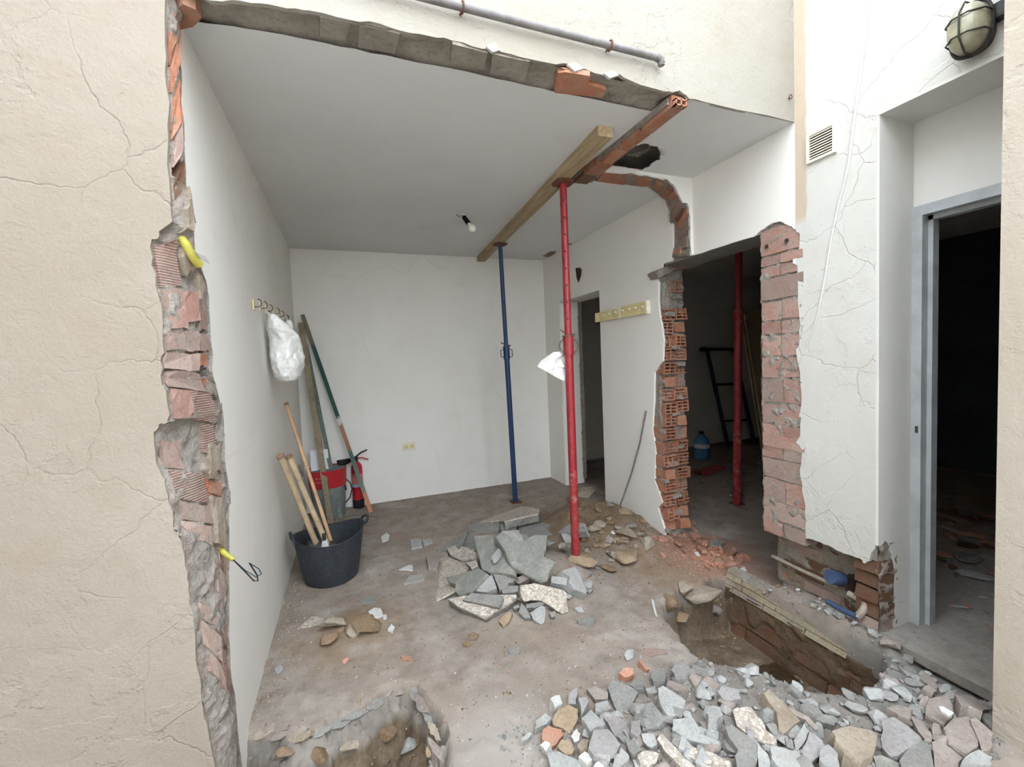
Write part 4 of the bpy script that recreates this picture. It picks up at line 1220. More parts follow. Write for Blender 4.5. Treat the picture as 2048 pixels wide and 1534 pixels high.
# bulkhead lamp over the niche
c = V((XR, .90, 2.525))
t = thing('bulkhead_lamp', c, 'old caged oval bulkhead lamp above the door niche', 'lamp')
def oval(x, s, n=28):
    return [(x, c.y + s * .056 * math.copysign(abs(math.cos(a)) ** .8, math.cos(a)), c.z + s * .088 * math.copysign(abs(math.sin(a)) ** .8, math.sin(a))) for a in [2 * math.pi * k / n for k in range(n)]]
def loft(rings):
    m = MB(); n = len(rings[0]); m.add([p for r in rings for p in r], [(i * n + k, i * n + (k + 1) % n, (i + 1) * n + (k + 1) % n, (i + 1) * n + k) for i in range(len(rings) - 1) for k in range(n)] + [tuple(range(n)), tuple(range((len(rings) - 1) * n, len(rings) * n))]); return m
loft([oval(XR, .85), oval(XR - .025, .98), oval(XR - .04, 1.02), oval(XR - .048, 1.0)]).obj('lamp_base', 'iron', t, 40)
loft([oval(XR - .045, .93), oval(XR - .08, .9), oval(XR - .10, .8), oval(XR - .115, .55), oval(XR - .12, .2)]).obj('lamp_glass', 'glass_lamp', t, 60)
for dz in (-.035, .03):
    f = math.sqrt(max(.1, 1 - (dz / .09) ** 2)) * .058
    MB().tube([(XR - .04, c.y + f * 1.04, c.z + dz), (XR - .09, c.y + f * .98, c.z + dz), (XR - .124, c.y + f * .4, c.z + dz), (XR - .124, c.y - f * .4, c.z + dz), (XR - .09, c.y - f * .98, c.z + dz), (XR - .04, c.y - f * 1.04, c.z + dz)], .0028, 6).obj('cage_wire', 'iron', t, 50)
MB().tube([(XR - .04, c.y, c.z + .092), (XR - .09, c.y, c.z + .086), (XR - .126, c.y, c.z + .04), (XR - .126, c.y, c.z - .04), (XR - .09, c.y, c.z - .086), (XR - .04, c.y, c.z - .092)], .0028, 6).obj('cage_wire', 'iron', t, 50)
MB().tube([oval(XR - .05, 1.03)[k % 28] for k in range(29)], .004, 6, False).obj('cage_rim', 'iron', t, 50)
MB().box(XR - .04, XR, c.y - .085, c.y - .05, c.z + .0, c.z + .05).obj('cable_gland', 'iron', t)

# surface cable down the right wall
cab = [on(x, y, x=XR - .003) for x, y in ((1740, -30), (1733, 60), (1722, 140), (1712, 215), (1704, 275), (1698, 325), (1690, 362), (1678, 405), (1662, 480), (1650, 555), (1636, 625), (1628, 655), (1613, 688))]
MB().tube(cab, [.0065] * 6 + [.005] * 4 + [.003] * 3, 8).obj('surface_cable', 'white_out', None, 50, label='painted cable running slanted down the right wall past the vent', cat='cable')
p = on(1577, 196, y=YF)
t = thing('screw_eye', p, 'rusty screw eye in the facade near the corner', 'screw eye')
MB().tube([p + V((.010 * math.cos(a), -.012, .010 * math.sin(a))) for a in [k * math.pi / 6 for k in range(13)]], .0022, 6, False).obj('ring', 'rust', t, 50)
MB().tube([p, p + V((0, -.012, -.010))], .003, 6).obj('shank', 'rust', t)

# pipe on the facade
zp = on(1320, 117, y=YF - .03).z; xe = on(1322, 116, y=YF - .03).x
t = thing('water_pipe', V((xe, YF, zp)), 'grey pipe running along the facade above the opening', 'pipe')
MB().tube([(-1.2, YF - .03, zp), (xe - .02, YF - .03, zp), (xe - .006, YF - .031, zp - .003), (xe, YF - .03, zp - .012), (xe + .002, YF - .03, zp - .028)], .0135, 14).obj('pipe_run', 'pipe', t, 40)
MB().tube([(xe - .02, YF - .03, zp), (xe - .004, YF - .03, zp - .004), (xe + .002, YF - .03, zp - .02)], .0155, 14).obj('elbow', 'pipe', t, 40)
for px, py in ((925, 18), (1220, 92)):
    x = on(px, py, y=YF - .03).x
    cl = MB().tube([(x, YF - .03 + .018 * math.cos(a), zp + .018 * math.sin(a)) for a in [k * math.pi / 8 for k in range(17)]], .0035, 6, False).obj('pipe_clip', 'rust', t, 40)
    MB().tube([(x, YF, zp - .004), (x, YF - .014, zp - .004)], .004, 6).obj('clip_stem', 'rust', cl)

# conduits in the broken jamb
j0 = on(362, 474, x=-.455); 
MB().tube([on(362, 476, x=-.462), on(372, 490, x=-.45), on(384, 512, x=-.44), on(398, 530, x=-.43)], [.013, .014, .013, .014], 12).obj('conduit', 'yellow', None, 50, label='yellow plastic conduit stub in the upper broken jamb', cat='conduit')
MB().tube([on(366, 432, x=-.455), on(374, 434, x=-.45), on(381, 430, x=-.445)], .008, 8).obj('conduit', 'yellow', None, 50, label='short yellow conduit end above the longer stub in the jamb', cat='conduit')
q = [on(x, y, x=-.425) for x, y in ((391, 504), (398, 508), (408, 512), (418, 526), (408, 522), (398, 516))]
m = MB(); m.prism(q, (.003, .006, 0), .002); m.obj('plaster_flake', 'gypsum', wall_left)
t = thing('cable_stub', on(440, 1098, x=-.45), 'yellow conduit with loose blue wires sticking out of the lower jamb', 'conduit')
MB().tube([on(440, 1097, x=-.455), on(448, 1106, x=-.44), on(468, 1120, x=-.41)], [.009, .01, .008], 10).obj('conduit_sleeve', 'yellow', t, 50)
MB().tube([on(466, 1119, x=-.412), on(490, 1143, x=-.36), on(508, 1162, x=-.33), on(516, 1162, x=-.32), on(514, 1150, x=-.32), on(500, 1128, x=-.33)], .0022, 6).obj('wire', 'black', t, 50)
MB().tube([on(466, 1119, x=-.412), on(492, 1142, x=-.36), on(512, 1154, x=-.33), on(523, 1148, x=-.32), on(518, 1138, x=-.33), on(498, 1126, x=-.34)], .0018, 6).obj('wire', 'wire', t, 50)

# rebar leaning on the side wall
MB().tube([on(1232, 1034, x=2.12), on(1240, 1012, x=2.14), on(1262, 950, x=2.17), on(1280, 885, x=2.19), on(1292, 822, x=2.195)], .0065, 8).obj('bent_rod', 'pipe', None, 50, label='bent grey rod leaning against the side wall above the stones', cat='rod')

# plumbing in the niche by the trench
def gz(px, py, z):
    return on(px, py, z=z)
def wx(px, py, x):
    return on(px, py, x=x)
t = thing('drain_pipe', wx(1722, 1202, 2.25), 'dusty grey waste pipe with an elbow on the trench ledge', 'pipe')
MB().tube([wx(1545, 1112, 2.285), wx(1610, 1144, 2.28), wx(1672, 1172, 2.27)], .0105, 10).obj('pipe_run', 'pvc_grey', t, 40)
MB().tube([wx(1697, 1187, 2.25), wx(1722, 1200, 2.25)], .016, 12).obj('pipe_stub', 'pvc_grey', t, 40)
MB().tube([wx(1722, 1200, 2.25), wx(1732, 1209, 2.24), wx(1725, 1222, 2.22), wx(1714, 1234, 2.2)], .016, 12).obj('elbow', 'pvc_grey', t, 40)
MB().tube([wx(1660, 1153, 2.25), wx(1682, 1158, 2.31)], .036, 16).obj('blue_pipe', 'blue_pvc', None, 40, label='short dark blue pipe end coming out of the hole in the wall foot', cat='pipe')
MB().tube([wx(1655, 1203, 2.21), wx(1685, 1220, 2.2), wx(1712, 1233, 2.19)], .014, 10).obj('plastic_pipe', 'blue_pvc', None, 40, label='blue grey pipe piece lying across the ledge rubble', cat='pipe')


def chip(name, pts, z, mat, label, cat, th=.008, group=None, up=V((0, 0, 1))):
    m = MB(); c = on(*pts[0], z=z)
    P = []
    for x, y in pts:
        d = ray(x, y); P.append(CAM + d * ((c - CAM).dot(up) / d.dot(up)))
    m.prism(P, -up * th, .001); return m.obj(name, mat, None, label=label, cat=cat, group=group)


chip('tile_shard', [(1663, 1170), (1674, 1169), (1680, 1188), (1693, 1206), (1668, 1204)], .13, 'gypsum', 'curved white ceramic shard standing on the trench ledge', 'shard', .006, None, V((-.6, -.5, .6)).normalized())
chip('plastic_scrap', [(1712, 1182), (1720, 1180), (1722, 1190), (1714, 1191)], .13, 'red_bright', 'tiny bright red plastic scrap on the trench ledge', 'scrap', .006)


# ------------------------------------------------------------------ rubble
def rock_mesh(seed, mat, flat=.75, n=15):
    r = random.Random(seed); bm = bmesh.new()
    for _ in range(n):
        v = V((r.gauss(0, 1), r.gauss(0, 1), r.gauss(0, 1))).normalized()
        k = r.uniform(.75, 1.05); bm.verts.new((v.x * k, v.y * k, v.z * k * flat))
    g = bmesh.ops.convex_hull(bm, input=bm.verts)
    bmesh.ops.delete(bm, geom=[e for e in g['geom_interior'] if isinstance(e, bmesh.types.BMVert)], context='VERTS')
    bmesh.ops.bevel(bm, geom=list(bm.edges), offset=.05, segments=1, affect='EDGES')
    me = bpy.data.meshes.new('rock'); bm.to_mesh(me); bm.free(); me.materials.append(MAT[mat]); return me


ROCKS = {}
def rocks(mat):
    if mat not in ROCKS:
        ROCKS[mat] = [rock_mesh(hash_(mat) + i, mat, f) for i, f in enumerate((.6, .75, .9, .5))]
    return ROCKS[mat]
def hash_(s):
    return sum(ord(ch) * (i + 3) for i, ch in enumerate(s)) % 1000


def slab_on(name, pts, surf, thick, mat, label, cat='slab', group=None, tilt=None, lift=0.0, jit=.004, edge=None, follow=.8):
    """broken piece: outline pts (photo pixels) lying on a heap surface, extruded with its own thickness"""
    cx = sum(p[0] for p in pts) / len(pts); cyy = sum(p[1] for p in pts) / len(pts)
    c = to_surface(cx, cyy, surf)
    e = .03
    n = V((-(surf(c.x + e, c.y) - surf(c.x - e, c.y)) / (2 * e) * follow, -(surf(c.x, c.y + e) - surf(c.x, c.y - e)) / (2 * e) * follow, 1))
    if tilt:
        n += V((tilt[0], tilt[1], 0))
    n.normalize(); c = c + n * (lift + min(thick, .05) * .5)
    P = []
    N = len(pts)
    for i in range(N):
        for k in range(2):
            x = pts[i][0] + (pts[(i + 1) % N][0] - pts[i][0]) * k / 2; y = pts[i][1] + (pts[(i + 1) % N][1] - pts[i][1]) * k / 2
            d = ray(x, y); t = (c - CAM).dot(n) / d.dot(n); q = CAM + d * t
            P.append(q + V((R.uniform(-jit, jit), R.uniform(-jit, jit), 0)) * (.5 if k == 0 else 1))
    cc = sum(P, V()) / len(P); m = MB()
    top = [p.lerp(cc, .03) for p in P]; L = len(P)
    up_ = [p - n * (thick * .12 + R.uniform(0, thick * .08)) for p in P]
    bot = [p + (p - cc) * R.uniform(-.12, .06) - n * (thick * R.uniform(.9, 1.1)) for p in P]
    m.add(top + up_ + bot, [tuple(range(L))])
    m.f.append(list(range(3 * L - 1, 2 * L - 1, -1))); m.mi.append(1)
    for a in (0, 1):
        for i in range(L):
            m.f.append([a * L + i, (a + 1) * L + i, (a + 1) * L + (i + 1) % L, a * L + (i + 1) % L]); m.mi.append(0 if a == 0 else 1)
    return m.obj(name, [mat, edge or mat], None, label=label, cat=cat, group=group)


def Z(o, s, pts):
    return [(o[0] + x / s, o[1] + y / s) for x, y in pts]


def surf1(x, y):
    return max(heap1(x, y), ground(x, y))


ZP = ((840, 990), 5.681)
G1 = 'broken slabs in the pile round the red prop'
PILE = [
    ('grey cement slab behind the red prop in the slab pile', 'slab', [(1090, 340), (1300, 300), (1520, 330), (1560, 420), (1500, 455), (1300, 460), (1200, 520), (1120, 400)], .03, (0, -.1), .0),
    ('whitish weathered slab piece sticking out right of the red prop', 'slab_light', [(1560, 330), (1800, 310), (1870, 320), (1860, 355), (1790, 370), (1890, 390), (1890, 420), (1560, 430)], .03, (0, .1), .0),
    ('small white slab end under the whitish piece right of the red prop', 'slab_light', [(1600, 440), (1740, 435), (1770, 535), (1650, 545)], .03, (0, -.5), .0),
    ('large pale terrazzo slab on top of the pile', 'terrazzo', [(670, 305), (860, 220), (990, 90), (1365, 155), (1340, 215), (1180, 245), (960, 300), (900, 285), (790, 300)], .045, (-.1, .25), .0),
    ('brown edged grey slab just below the top terrazzo slab', 'slab', [(545, 350), (620, 320), (890, 285), (915, 340), (900, 400), (720, 435), (550, 435)], .035, (-.2, -.2), .004),
    ('chunky stone at the far left of the slab pile', 'slab_warm', [(75, 700), (160, 640), (310, 650), (320, 700), (220, 730), (200, 830), (90, 820)], .05, None, .0),
    ('thin light slab edge on the left of the pile', 'slab', [(200, 650), (300, 570), (440, 480), (450, 510), (330, 590), (240, 655)], .02, (-.2, 0), .01),
    ('dark cement piece beside the thin dark stick shaped shard', 'slab_dark', [(490, 560), (560, 440), (620, 460), (640, 620), (480, 660)], .025, None, .0),
    ('pale edged slab with a dark back on the left of the pile', 'terrazzo_grey', [(300, 600), (430, 560), (610, 620), (640, 680), (640, 730), (480, 740), (350, 690)], .035, (-.1, -.1), .008),
    ('dark stick shaped shard standing on the left of the pile', 'slab_dark', [(410, 570), (530, 380), (555, 400), (540, 440), (490, 560), (440, 600)], .02, None, .02),
    ('cream ended fragment under the central left slab', 'terrazzo', [(520, 770), (650, 735), (660, 790), (580, 830)], .03, None, .0),
    ('beige terrazzo slab at the lower left of the pile', 'terrazzo', [(215, 740), (330, 700), (480, 760), (570, 830), (420, 920), (390, 1020), (400, 1090), (180, 1205), (120, 1090), (210, 930)], .03, (-.15, -.1), .0),
    ('long dark slab leaning in the middle left of the pile', 'slab_dark', [(600, 460), (820, 440), (860, 560), (900, 600), (920, 640), (985, 680), (1010, 790), (1090, 870), (1100, 930), (960, 890), (790, 880), (700, 840), (650, 650)], .03, (0, -.15), .012),
    ('light triangular slab below the long dark slab', 'slab_light', [(640, 1090), (740, 960), (820, 890), (850, 980), (870, 1060), (760, 1110)], .03, None, .0),
    ('grey jagged slab under the largest central slab', 'slab', [(830, 890), (960, 890), (1090, 930), (1060, 990), (1000, 1000), (1000, 1060), (900, 1080), (870, 1010)], .03, None, .008),
    ('smooth dark grey slab over the beige terrazzo slab', 'slab_dark', [(290, 930), (400, 910), (680, 830), (770, 890), (640, 1030), (600, 1090), (440, 1150), (395, 1080), (400, 1010), (330, 990)], .025, (-.05, -.1), .02),
    ('small lump beside the largest central slab', 'slab_warm', [(1060, 960), (1180, 900), (1240, 950), (1120, 1010)], .03, None, .004),
    ('largest dark cement slab in the middle of the pile', 'slab_dark', [(850, 470), (930, 400), (1120, 390), (1180, 520), (1300, 450), (1450, 455), (1440, 600), (1410, 700), (1550, 770), (1490, 860), (1450, 970), (1380, 985), (1250, 930), (1060, 820), (1000, 740), (960, 630)], .035, (.05, -.15), .026),
    ('small oval chip lying above the largest central slab', 'slab', [(905, 330), (1000, 315), (1100, 370), (1085, 415), (980, 420), (915, 380)], .03, (0, -.2), .035),
    ('thin light piece standing in for a highlight on the long dark slab', 'slab_light', [(800, 720), (890, 600), (910, 620), (880, 700), (820, 740)], .018, None, .045),  # added piece; its pale colour stands for a highlight on the slab below
    ('cream edged block below the central slabs', 'slab', [(930, 1075), (1000, 1030), (1140, 1030), (1130, 1090), (1060, 1110), (935, 1115)], .03, None, .01),
    ('thick terrazzo slab at the front foot of the pile', 'terrazzo_grey', [(310, 1180), (500, 1140), (1100, 1125), (1080, 1180), (1000, 1240), (920, 1290), (740, 1410), (560, 1330), (430, 1270)], .06, (.05, -.1), .01),
    ('grey cement layer lying on the thick front slab', 'slab', [(480, 1190), (580, 1110), (930, 1140), (940, 1200), (900, 1280), (700, 1240), (560, 1210)], .015, (.05, -.1), .045),
    ('upright pebbly terrazzo slab at the right front of the pile', 'terrazzo', [(1145, 1020), (1300, 1000), (1640, 1080), (1670, 1110), (1690, 1330), (1620, 1355), (1520, 1290), (1380, 1200), (1250, 1190), (1200, 1210), (1150, 1170)], .03, (.1, -.7), .012),
    ('light grey block under the bright slab right of the pile', 'slab_light', [(1490, 960), (1500, 920), (1700, 940), (1720, 1040), (1500, 1000)], .04, None, .0),
    ('bright pale slab at the right edge of the pile', 'slab_light', [(1600, 860), (1760, 810), (1810, 880), (1900, 1080), (1890, 1130), (1760, 1080), (1690, 1000), (1700, 930)], .04, (.2, -.2), .012),
    ('pointed grey shard in front of the pebbly slab', 'slab', [(1120, 1330), (1150, 1220), (1200, 1270), (1260, 1400), (1190, 1400)], .03, None, .0),
    ('flat shard tucked under the pebbly slab', 'slab', [(1205, 1240), (1380, 1205), (1420, 1230), (1310, 1280), (1210, 1285)], .025, None, .0),
    ('blue grey block in front of the pebbly slab', 'slab_light', [(1250, 1340), (1380, 1250), (1430, 1280), (1415, 1440), (1380, 1475), (1280, 1410)], .05, None, .0),
    ('brown stone in front of the thick front slab', 'rock_tan', [(890, 1430), (1000, 1330), (1050, 1340), (1010, 1440), (950, 1510)], .035, None, .0),
    ('flat grey shard lying right of the pile on the floor', 'slab', [(1780, 1420), (1900, 1390), (2000, 1410), (1960, 1480), (1800, 1450)], .02, None, .0),
    ('pair half of pale chips right of the pebbly slab', 'slab_light', [(1750, 1280), (1830, 1260), (1870, 1340), (1800, 1330)], .02, None, .0),
    ('small pebble right of the blue grey block', 'slab', [(1470, 1340), (1540, 1310), (1540, 1380), (1490, 1390)], .03, None, .0),
    ('small pebble between the thick front slab and the pebbly slab', 'slab', [(1050, 1270), (1120, 1240), (1130, 1280), (1070, 1300)], .02, None, .0),
]
PILE[31] = ('small pale chip on the floor right of the pebbly slab',) + PILE[31][1:]
for lab, mat, pts, th, tilt, lift in PILE:
    slab_on('broken_slab' if mat != 'rock_tan' else 'stone', Z(*ZP, pts), surf1, th * 1.5, mat, lab, 'slab' if mat != 'rock_tan' else 'stone', G1, tilt, lift, .003,
            'slab_dark' if mat in ('terrazzo', 'terrazzo_grey') else None)


def rock(name, px, py, wpx, hpx, mat, label, cat='stone', group=None, surf=ground, seed=None, sink=.25):
    s = R.randrange(4) if seed is None else seed
    c = to_surface(px, py, surf)
    depth = (c - CAM).dot(FWD)
    a = wpx / FPX * depth / 2 * 1.3; b = hpx / FPX * depth / 2 * 1.25
    o = link(name, rocks(mat)[s], None, label=label, cat=cat, group=group)
    o.scale = (a, a * R.uniform(.75, 1), max(.35 * a, b * .95)); o.rotation_euler = (R.uniform(-.25, .25), R.uniform(-.25, .25), R.uniform(0, 6.28))
    o.location = c + V((0, 0, o.scale.z * (.6 - sink)))
    return o


G2 = 'stones heaped by the side doorway'
ZS = ((1100, 960), 7.67)
for lab, mat, x, y, w, h in [
    ('big tan stone just right of the red prop foot', 'rock_tan', 500, 1180, 520, 330), ('big tan stone with a sharp ridge nearest the hollow brick jamb', 'rock_tan', 1180, 1130, 440, 340),
    ('pale pinkish stone behind the ridged tan stone', 'rock_pale', 1160, 800, 340, 280), ('tan wedge stone against the side wall under the bent rod', 'rock_tan', 1165, 480, 250, 210),
    ('round brown stone by the foot of the side wall', 'earth_rock', 1415, 630, 140, 110), ('pinkish knob of stone at the end of the side wall', 'rock_pale', 1520, 720, 110, 110),
    ('upright pale wedge beside the ridged tan stone', 'rock_pale', 1500, 960, 220, 280), ('grey lump between the tan wedge and the pale stone', 'slab', 1220, 690, 190, 110),
    ('greenish earth clod in front of the stones', 'earth_rock', 900, 1340, 210, 200), ('flat brown slab of stone before the side doorway', 'rock_pale', 520, 190, 370, 150),
    ('small pink brick lump below the side doorway edge', 'brick_dusty', 830, 195, 110, 80), ('tan lump left of the big tan stone', 'rock_tan', 260, 1040, 150, 140),
    ('dark stone beside the whitish slab pieces', 'earth_rock', 520, 900, 120, 150), ('grey rough clod in the middle of the stones', 'slab_warm', 960, 1150, 160, 200),
    ('rusty earth lump below the flat brown stone', 'earth_rock', 750, 430, 160, 140), ('earthy lump at the far edge of the dirt', 'earth_rock', 330, 310, 240, 110),
    ('grey clod behind the ridged tan stone', 'slab_warm', 930, 880, 150, 130), ('white gypsum crumb among the stones', 'gypsum', 965, 800, 90, 60),
    ('orange brick pebble at the front of the slab pile', 'brick_shard', 310, 1310, 70, 70), ('orange brick disc at the end of the side wall', 'brick_shard', 1605, 880, 75, 90),
    ('brown pebble next to the round brown stone', 'earth_rock', 1310, 720, 110, 90), ('small dark pebble beside the pinkish knob', 'earth_rock', 1420, 770, 110, 80)]:
    px, py = Z(*ZS, [(x, y)])[0]
    rock('stone', px, py + h / 7.67 * .25, w / 7.67, h / 7.67, mat, lab, 'stone', G2)

for i in range(40):
    px = R.gauss(1225, 40); py = R.gauss(1065, 32)
    if px < 1120 or px > 1312 or py < 985 or py > 1125 or py < 985 + (px - 1215) * .75:
        continue
    mt = R.choice(['earth_rock', 'earth_rock', 'rock_pale', 'rock_tan', 'slab_warm'])
    rock('stone', px, py, R.uniform(8, 26), R.uniform(7, 18), mt, 'small earthy stone strewn on the dirt between the side doorway and the red prop', 'stone', 'small stones on the dirt by the side doorway')
for i in range(60):
    a = R.uniform(0, 6.28); d = math.sqrt(R.uniform(.0, .9)); x = 1.02 + .5 * d * math.cos(a); y = 2.52 + .42 * d * math.sin(a)
    mt = R.choice(['slab', 'slab_dark', 'slab', 'slab_light', 'slab_warm']); sc = R.uniform(.02, .055)
    o = link('broken_piece', R.choice(rocks(mt)), None, label='small broken cement piece packed between the slabs of the pile round the red prop', cat='rubble', group='small pieces packed in the slab pile')
    o.scale = (sc, sc * R.uniform(.6, 1), sc * .5); o.rotation_euler = (R.uniform(-.5, .5), R.uniform(-.5, .5), R.uniform(0, 6.3)); o.location = (x, y, max(ground(x, y) + .01, heap1(x, y) - .035))
# loose pieces on the room floor
G3 = 'loose fragments on the room floor'
for lab, mat, pts, th in [
    ('white gypsum flake on the floor right of the tub', 'gypsum', [(762, 1073), (773, 1065), (779, 1070), (777, 1078), (765, 1084)], .015),
    ('grey block end lying left of the slab pile', 'slab_light', [(821, 1079), (841, 1077), (845, 1092), (823, 1097)], .04),
    ('small grey block next to the block left of the slab pile', 'slab_light', [(845, 1080), (860, 1076), (866, 1084), (848, 1090)], .03),
    ('sharp white shard between the tub and the slab pile', 'gypsum', [(797, 1139), (819, 1129), (826, 1131), (825, 1140)], .012),
    ('pale triangular slab in front of the sharp white shard', 'slab_light', [(808, 1167), (818, 1150), (846, 1148), (849, 1158), (830, 1164)], .02),
    ('long grey shard on the floor in front of the tub', 'slab', [(715, 1198), (735, 1194), (750, 1192), (752, 1200), (736, 1205), (718, 1204)], .015),
    ('cream terrazzo piece on the floor near the left wall', 'terrazzo', [(595, 1257), (624, 1232), (648, 1235), (644, 1246), (620, 1252)], .02),
    ('white crumbly lump on the floor near the middle', 'gypsum', [(737, 1222), (748, 1215), (762, 1217), (766, 1228), (750, 1236), (740, 1234)], .03),
    ('white pebble beside the crumbly lump', 'gypsum', [(764, 1230), (772, 1228), (774, 1235), (767, 1237)], .02),
    ('upright pale chip right of the earthy clods', 'gypsum', [(776, 1258), (783, 1247), (790, 1254), (786, 1262)], .025),
    ('orange brick chip alone on the open floor', 'brick_shard', [(801, 1312), (806, 1309), (818, 1312), (823, 1315), (815, 1321), (805, 1320)], .02),
    ('flat brown tile piece on the floor beside the left wall', 'rock_pale', [(562, 1303), (570, 1297), (586, 1303), (582, 1312), (566, 1313)], .02),
    ('reddish fragment at the foot of the left wall', 'brick_dusty', [(528, 1322), (545, 1318), (543, 1334), (527, 1336)], .02),
    ('grey square chip beside the reddish fragment', 'slab_light', [(550, 1336), (560, 1329), (568, 1334), (560, 1346), (552, 1346)], .02),
    ('grey flat chip on the floor before the rubble heap', 'slab', [(1016, 1300), (1026, 1290), (1040, 1302), (1036, 1307), (1018, 1306)], .02),
    ('small brown clod left of the grey flat chip', 'earth_rock', [(936, 1268), (948, 1263), (958, 1268), (952, 1278), (938, 1278)], .03),
    ('second brown clod left of the grey flat chip', 'earth_rock', [(925, 1284), (935, 1280), (944, 1286), (936, 1292), (926, 1290)], .02),
    ('pink tile chip on the dusty floor before the heap', 'brick_dusty', [(1012, 1343), (1020, 1335), (1029, 1341), (1022, 1349)], .015),
    ('white chip lying near the brick dust by the trench', 'gypsum', [(1388, 1104), (1396, 1103), (1401, 1112), (1394, 1115)], .01),
    ('second white chip lower in the brick dust', 'gypsum', [(1481, 1136), (1489, 1133), (1493, 1141), (1486, 1145)], .01),
    ('red tile sliver across the brick dust', 'brick_shard', [(1452, 1127), (1482, 1122), (1486, 1127), (1454, 1133)], .02),
    ('flat grey cement piece on the doorway dust', 'slab_dark', [(1410, 1082), (1430, 1076), (1450, 1084), (1440, 1092), (1418, 1090)], .015),
    ('pale flake hanging at the trench rim', 'gypsum', [(1303, 1197), (1307, 1200), (1312, 1222), (1316, 1235), (1310, 1230)], .01),
    ('grey shard lying left of the hole rim', 'slab_light', [(1255, 1310), (1262, 1298), (1268, 1300), (1266, 1316), (1258, 1318)], .02),
    ('brown fragment behind the rubble heap near the trench', 'brick_dusty', [(1275, 1303), (1300, 1294), (1336, 1300), (1334, 1307), (1300, 1312)], .012)]:
    slab_on('fragment', pts, ground, th, mat, lab, 'fragment', G3, None, .0, .002)
for lab, x, y, w, h, mat in [('brown earthy clod on the floor, largest of the group', 735, 1254, 56, 30, 'earth_rock'), ('greyish clod left of the largest earthy clod', 672, 1252, 56, 36, 'rock_pale'), ('leaning brown flake in front of the clods', 661, 1285, 36, 44, 'earth_rock'), ('small tan clod in front of the earthy clods', 703, 1268, 34, 24, 'rock_pale'), ('crumb of earth between the clods', 682, 1265, 22, 18, 'earth_rock'), ('tiny red and white crumb on the open floor', 690, 1325, 14, 12, 'brick_shard'), ('small tan pebble near the pit rim', 712, 1357, 10, 12, 'rock_pale')]:
    rock('clod', x, y, w, h, mat, lab, 'clod', 'earthy clods on the room floor')

# brick shards below the hollow brick jamb
G4 = 'red brick shards spilled below the hollow brick jamb'
for i in range(70):
    px = R.gauss(1400, 45); py = 1060 + (px - 1330) * .45 + R.gauss(6, 20)
    if i > 45:
        px = R.gauss(1460, 20); py = R.gauss(1117, 9)
    if py < 1040 or py > 1150 or px < 1325 or px > 1530:
        continue
    w = R.uniform(7, 22); h = R.uniform(4, 9); a = R.uniform(-.2, .9)
    pts = [(px + (x * math.cos(a) - y * math.sin(a)), py + (x * math.sin(a) + y * math.cos(a))) for x, y in ((-w, -h * .4), (-w * .3, -h), (w * .8, -h * .5), (w, h * .3), (w * .1, h), (-w * .8, h * .5))]
    slab_on('brick_shard', [(px + (x - px) * .55, py + (y - py) * .55) for x, y in pts], ground, R.uniform(.008, .02), 'brick_shard', 'small red brick shard spilled on the dust below the hollow brick jamb', 'brick shard', G4, (R.uniform(-.3, .3), R.uniform(-.3, .3)), .002, .001)

# foreground rubble heap: big pieces traced one by one
def surf3(x, y):
    return ground(x, y)


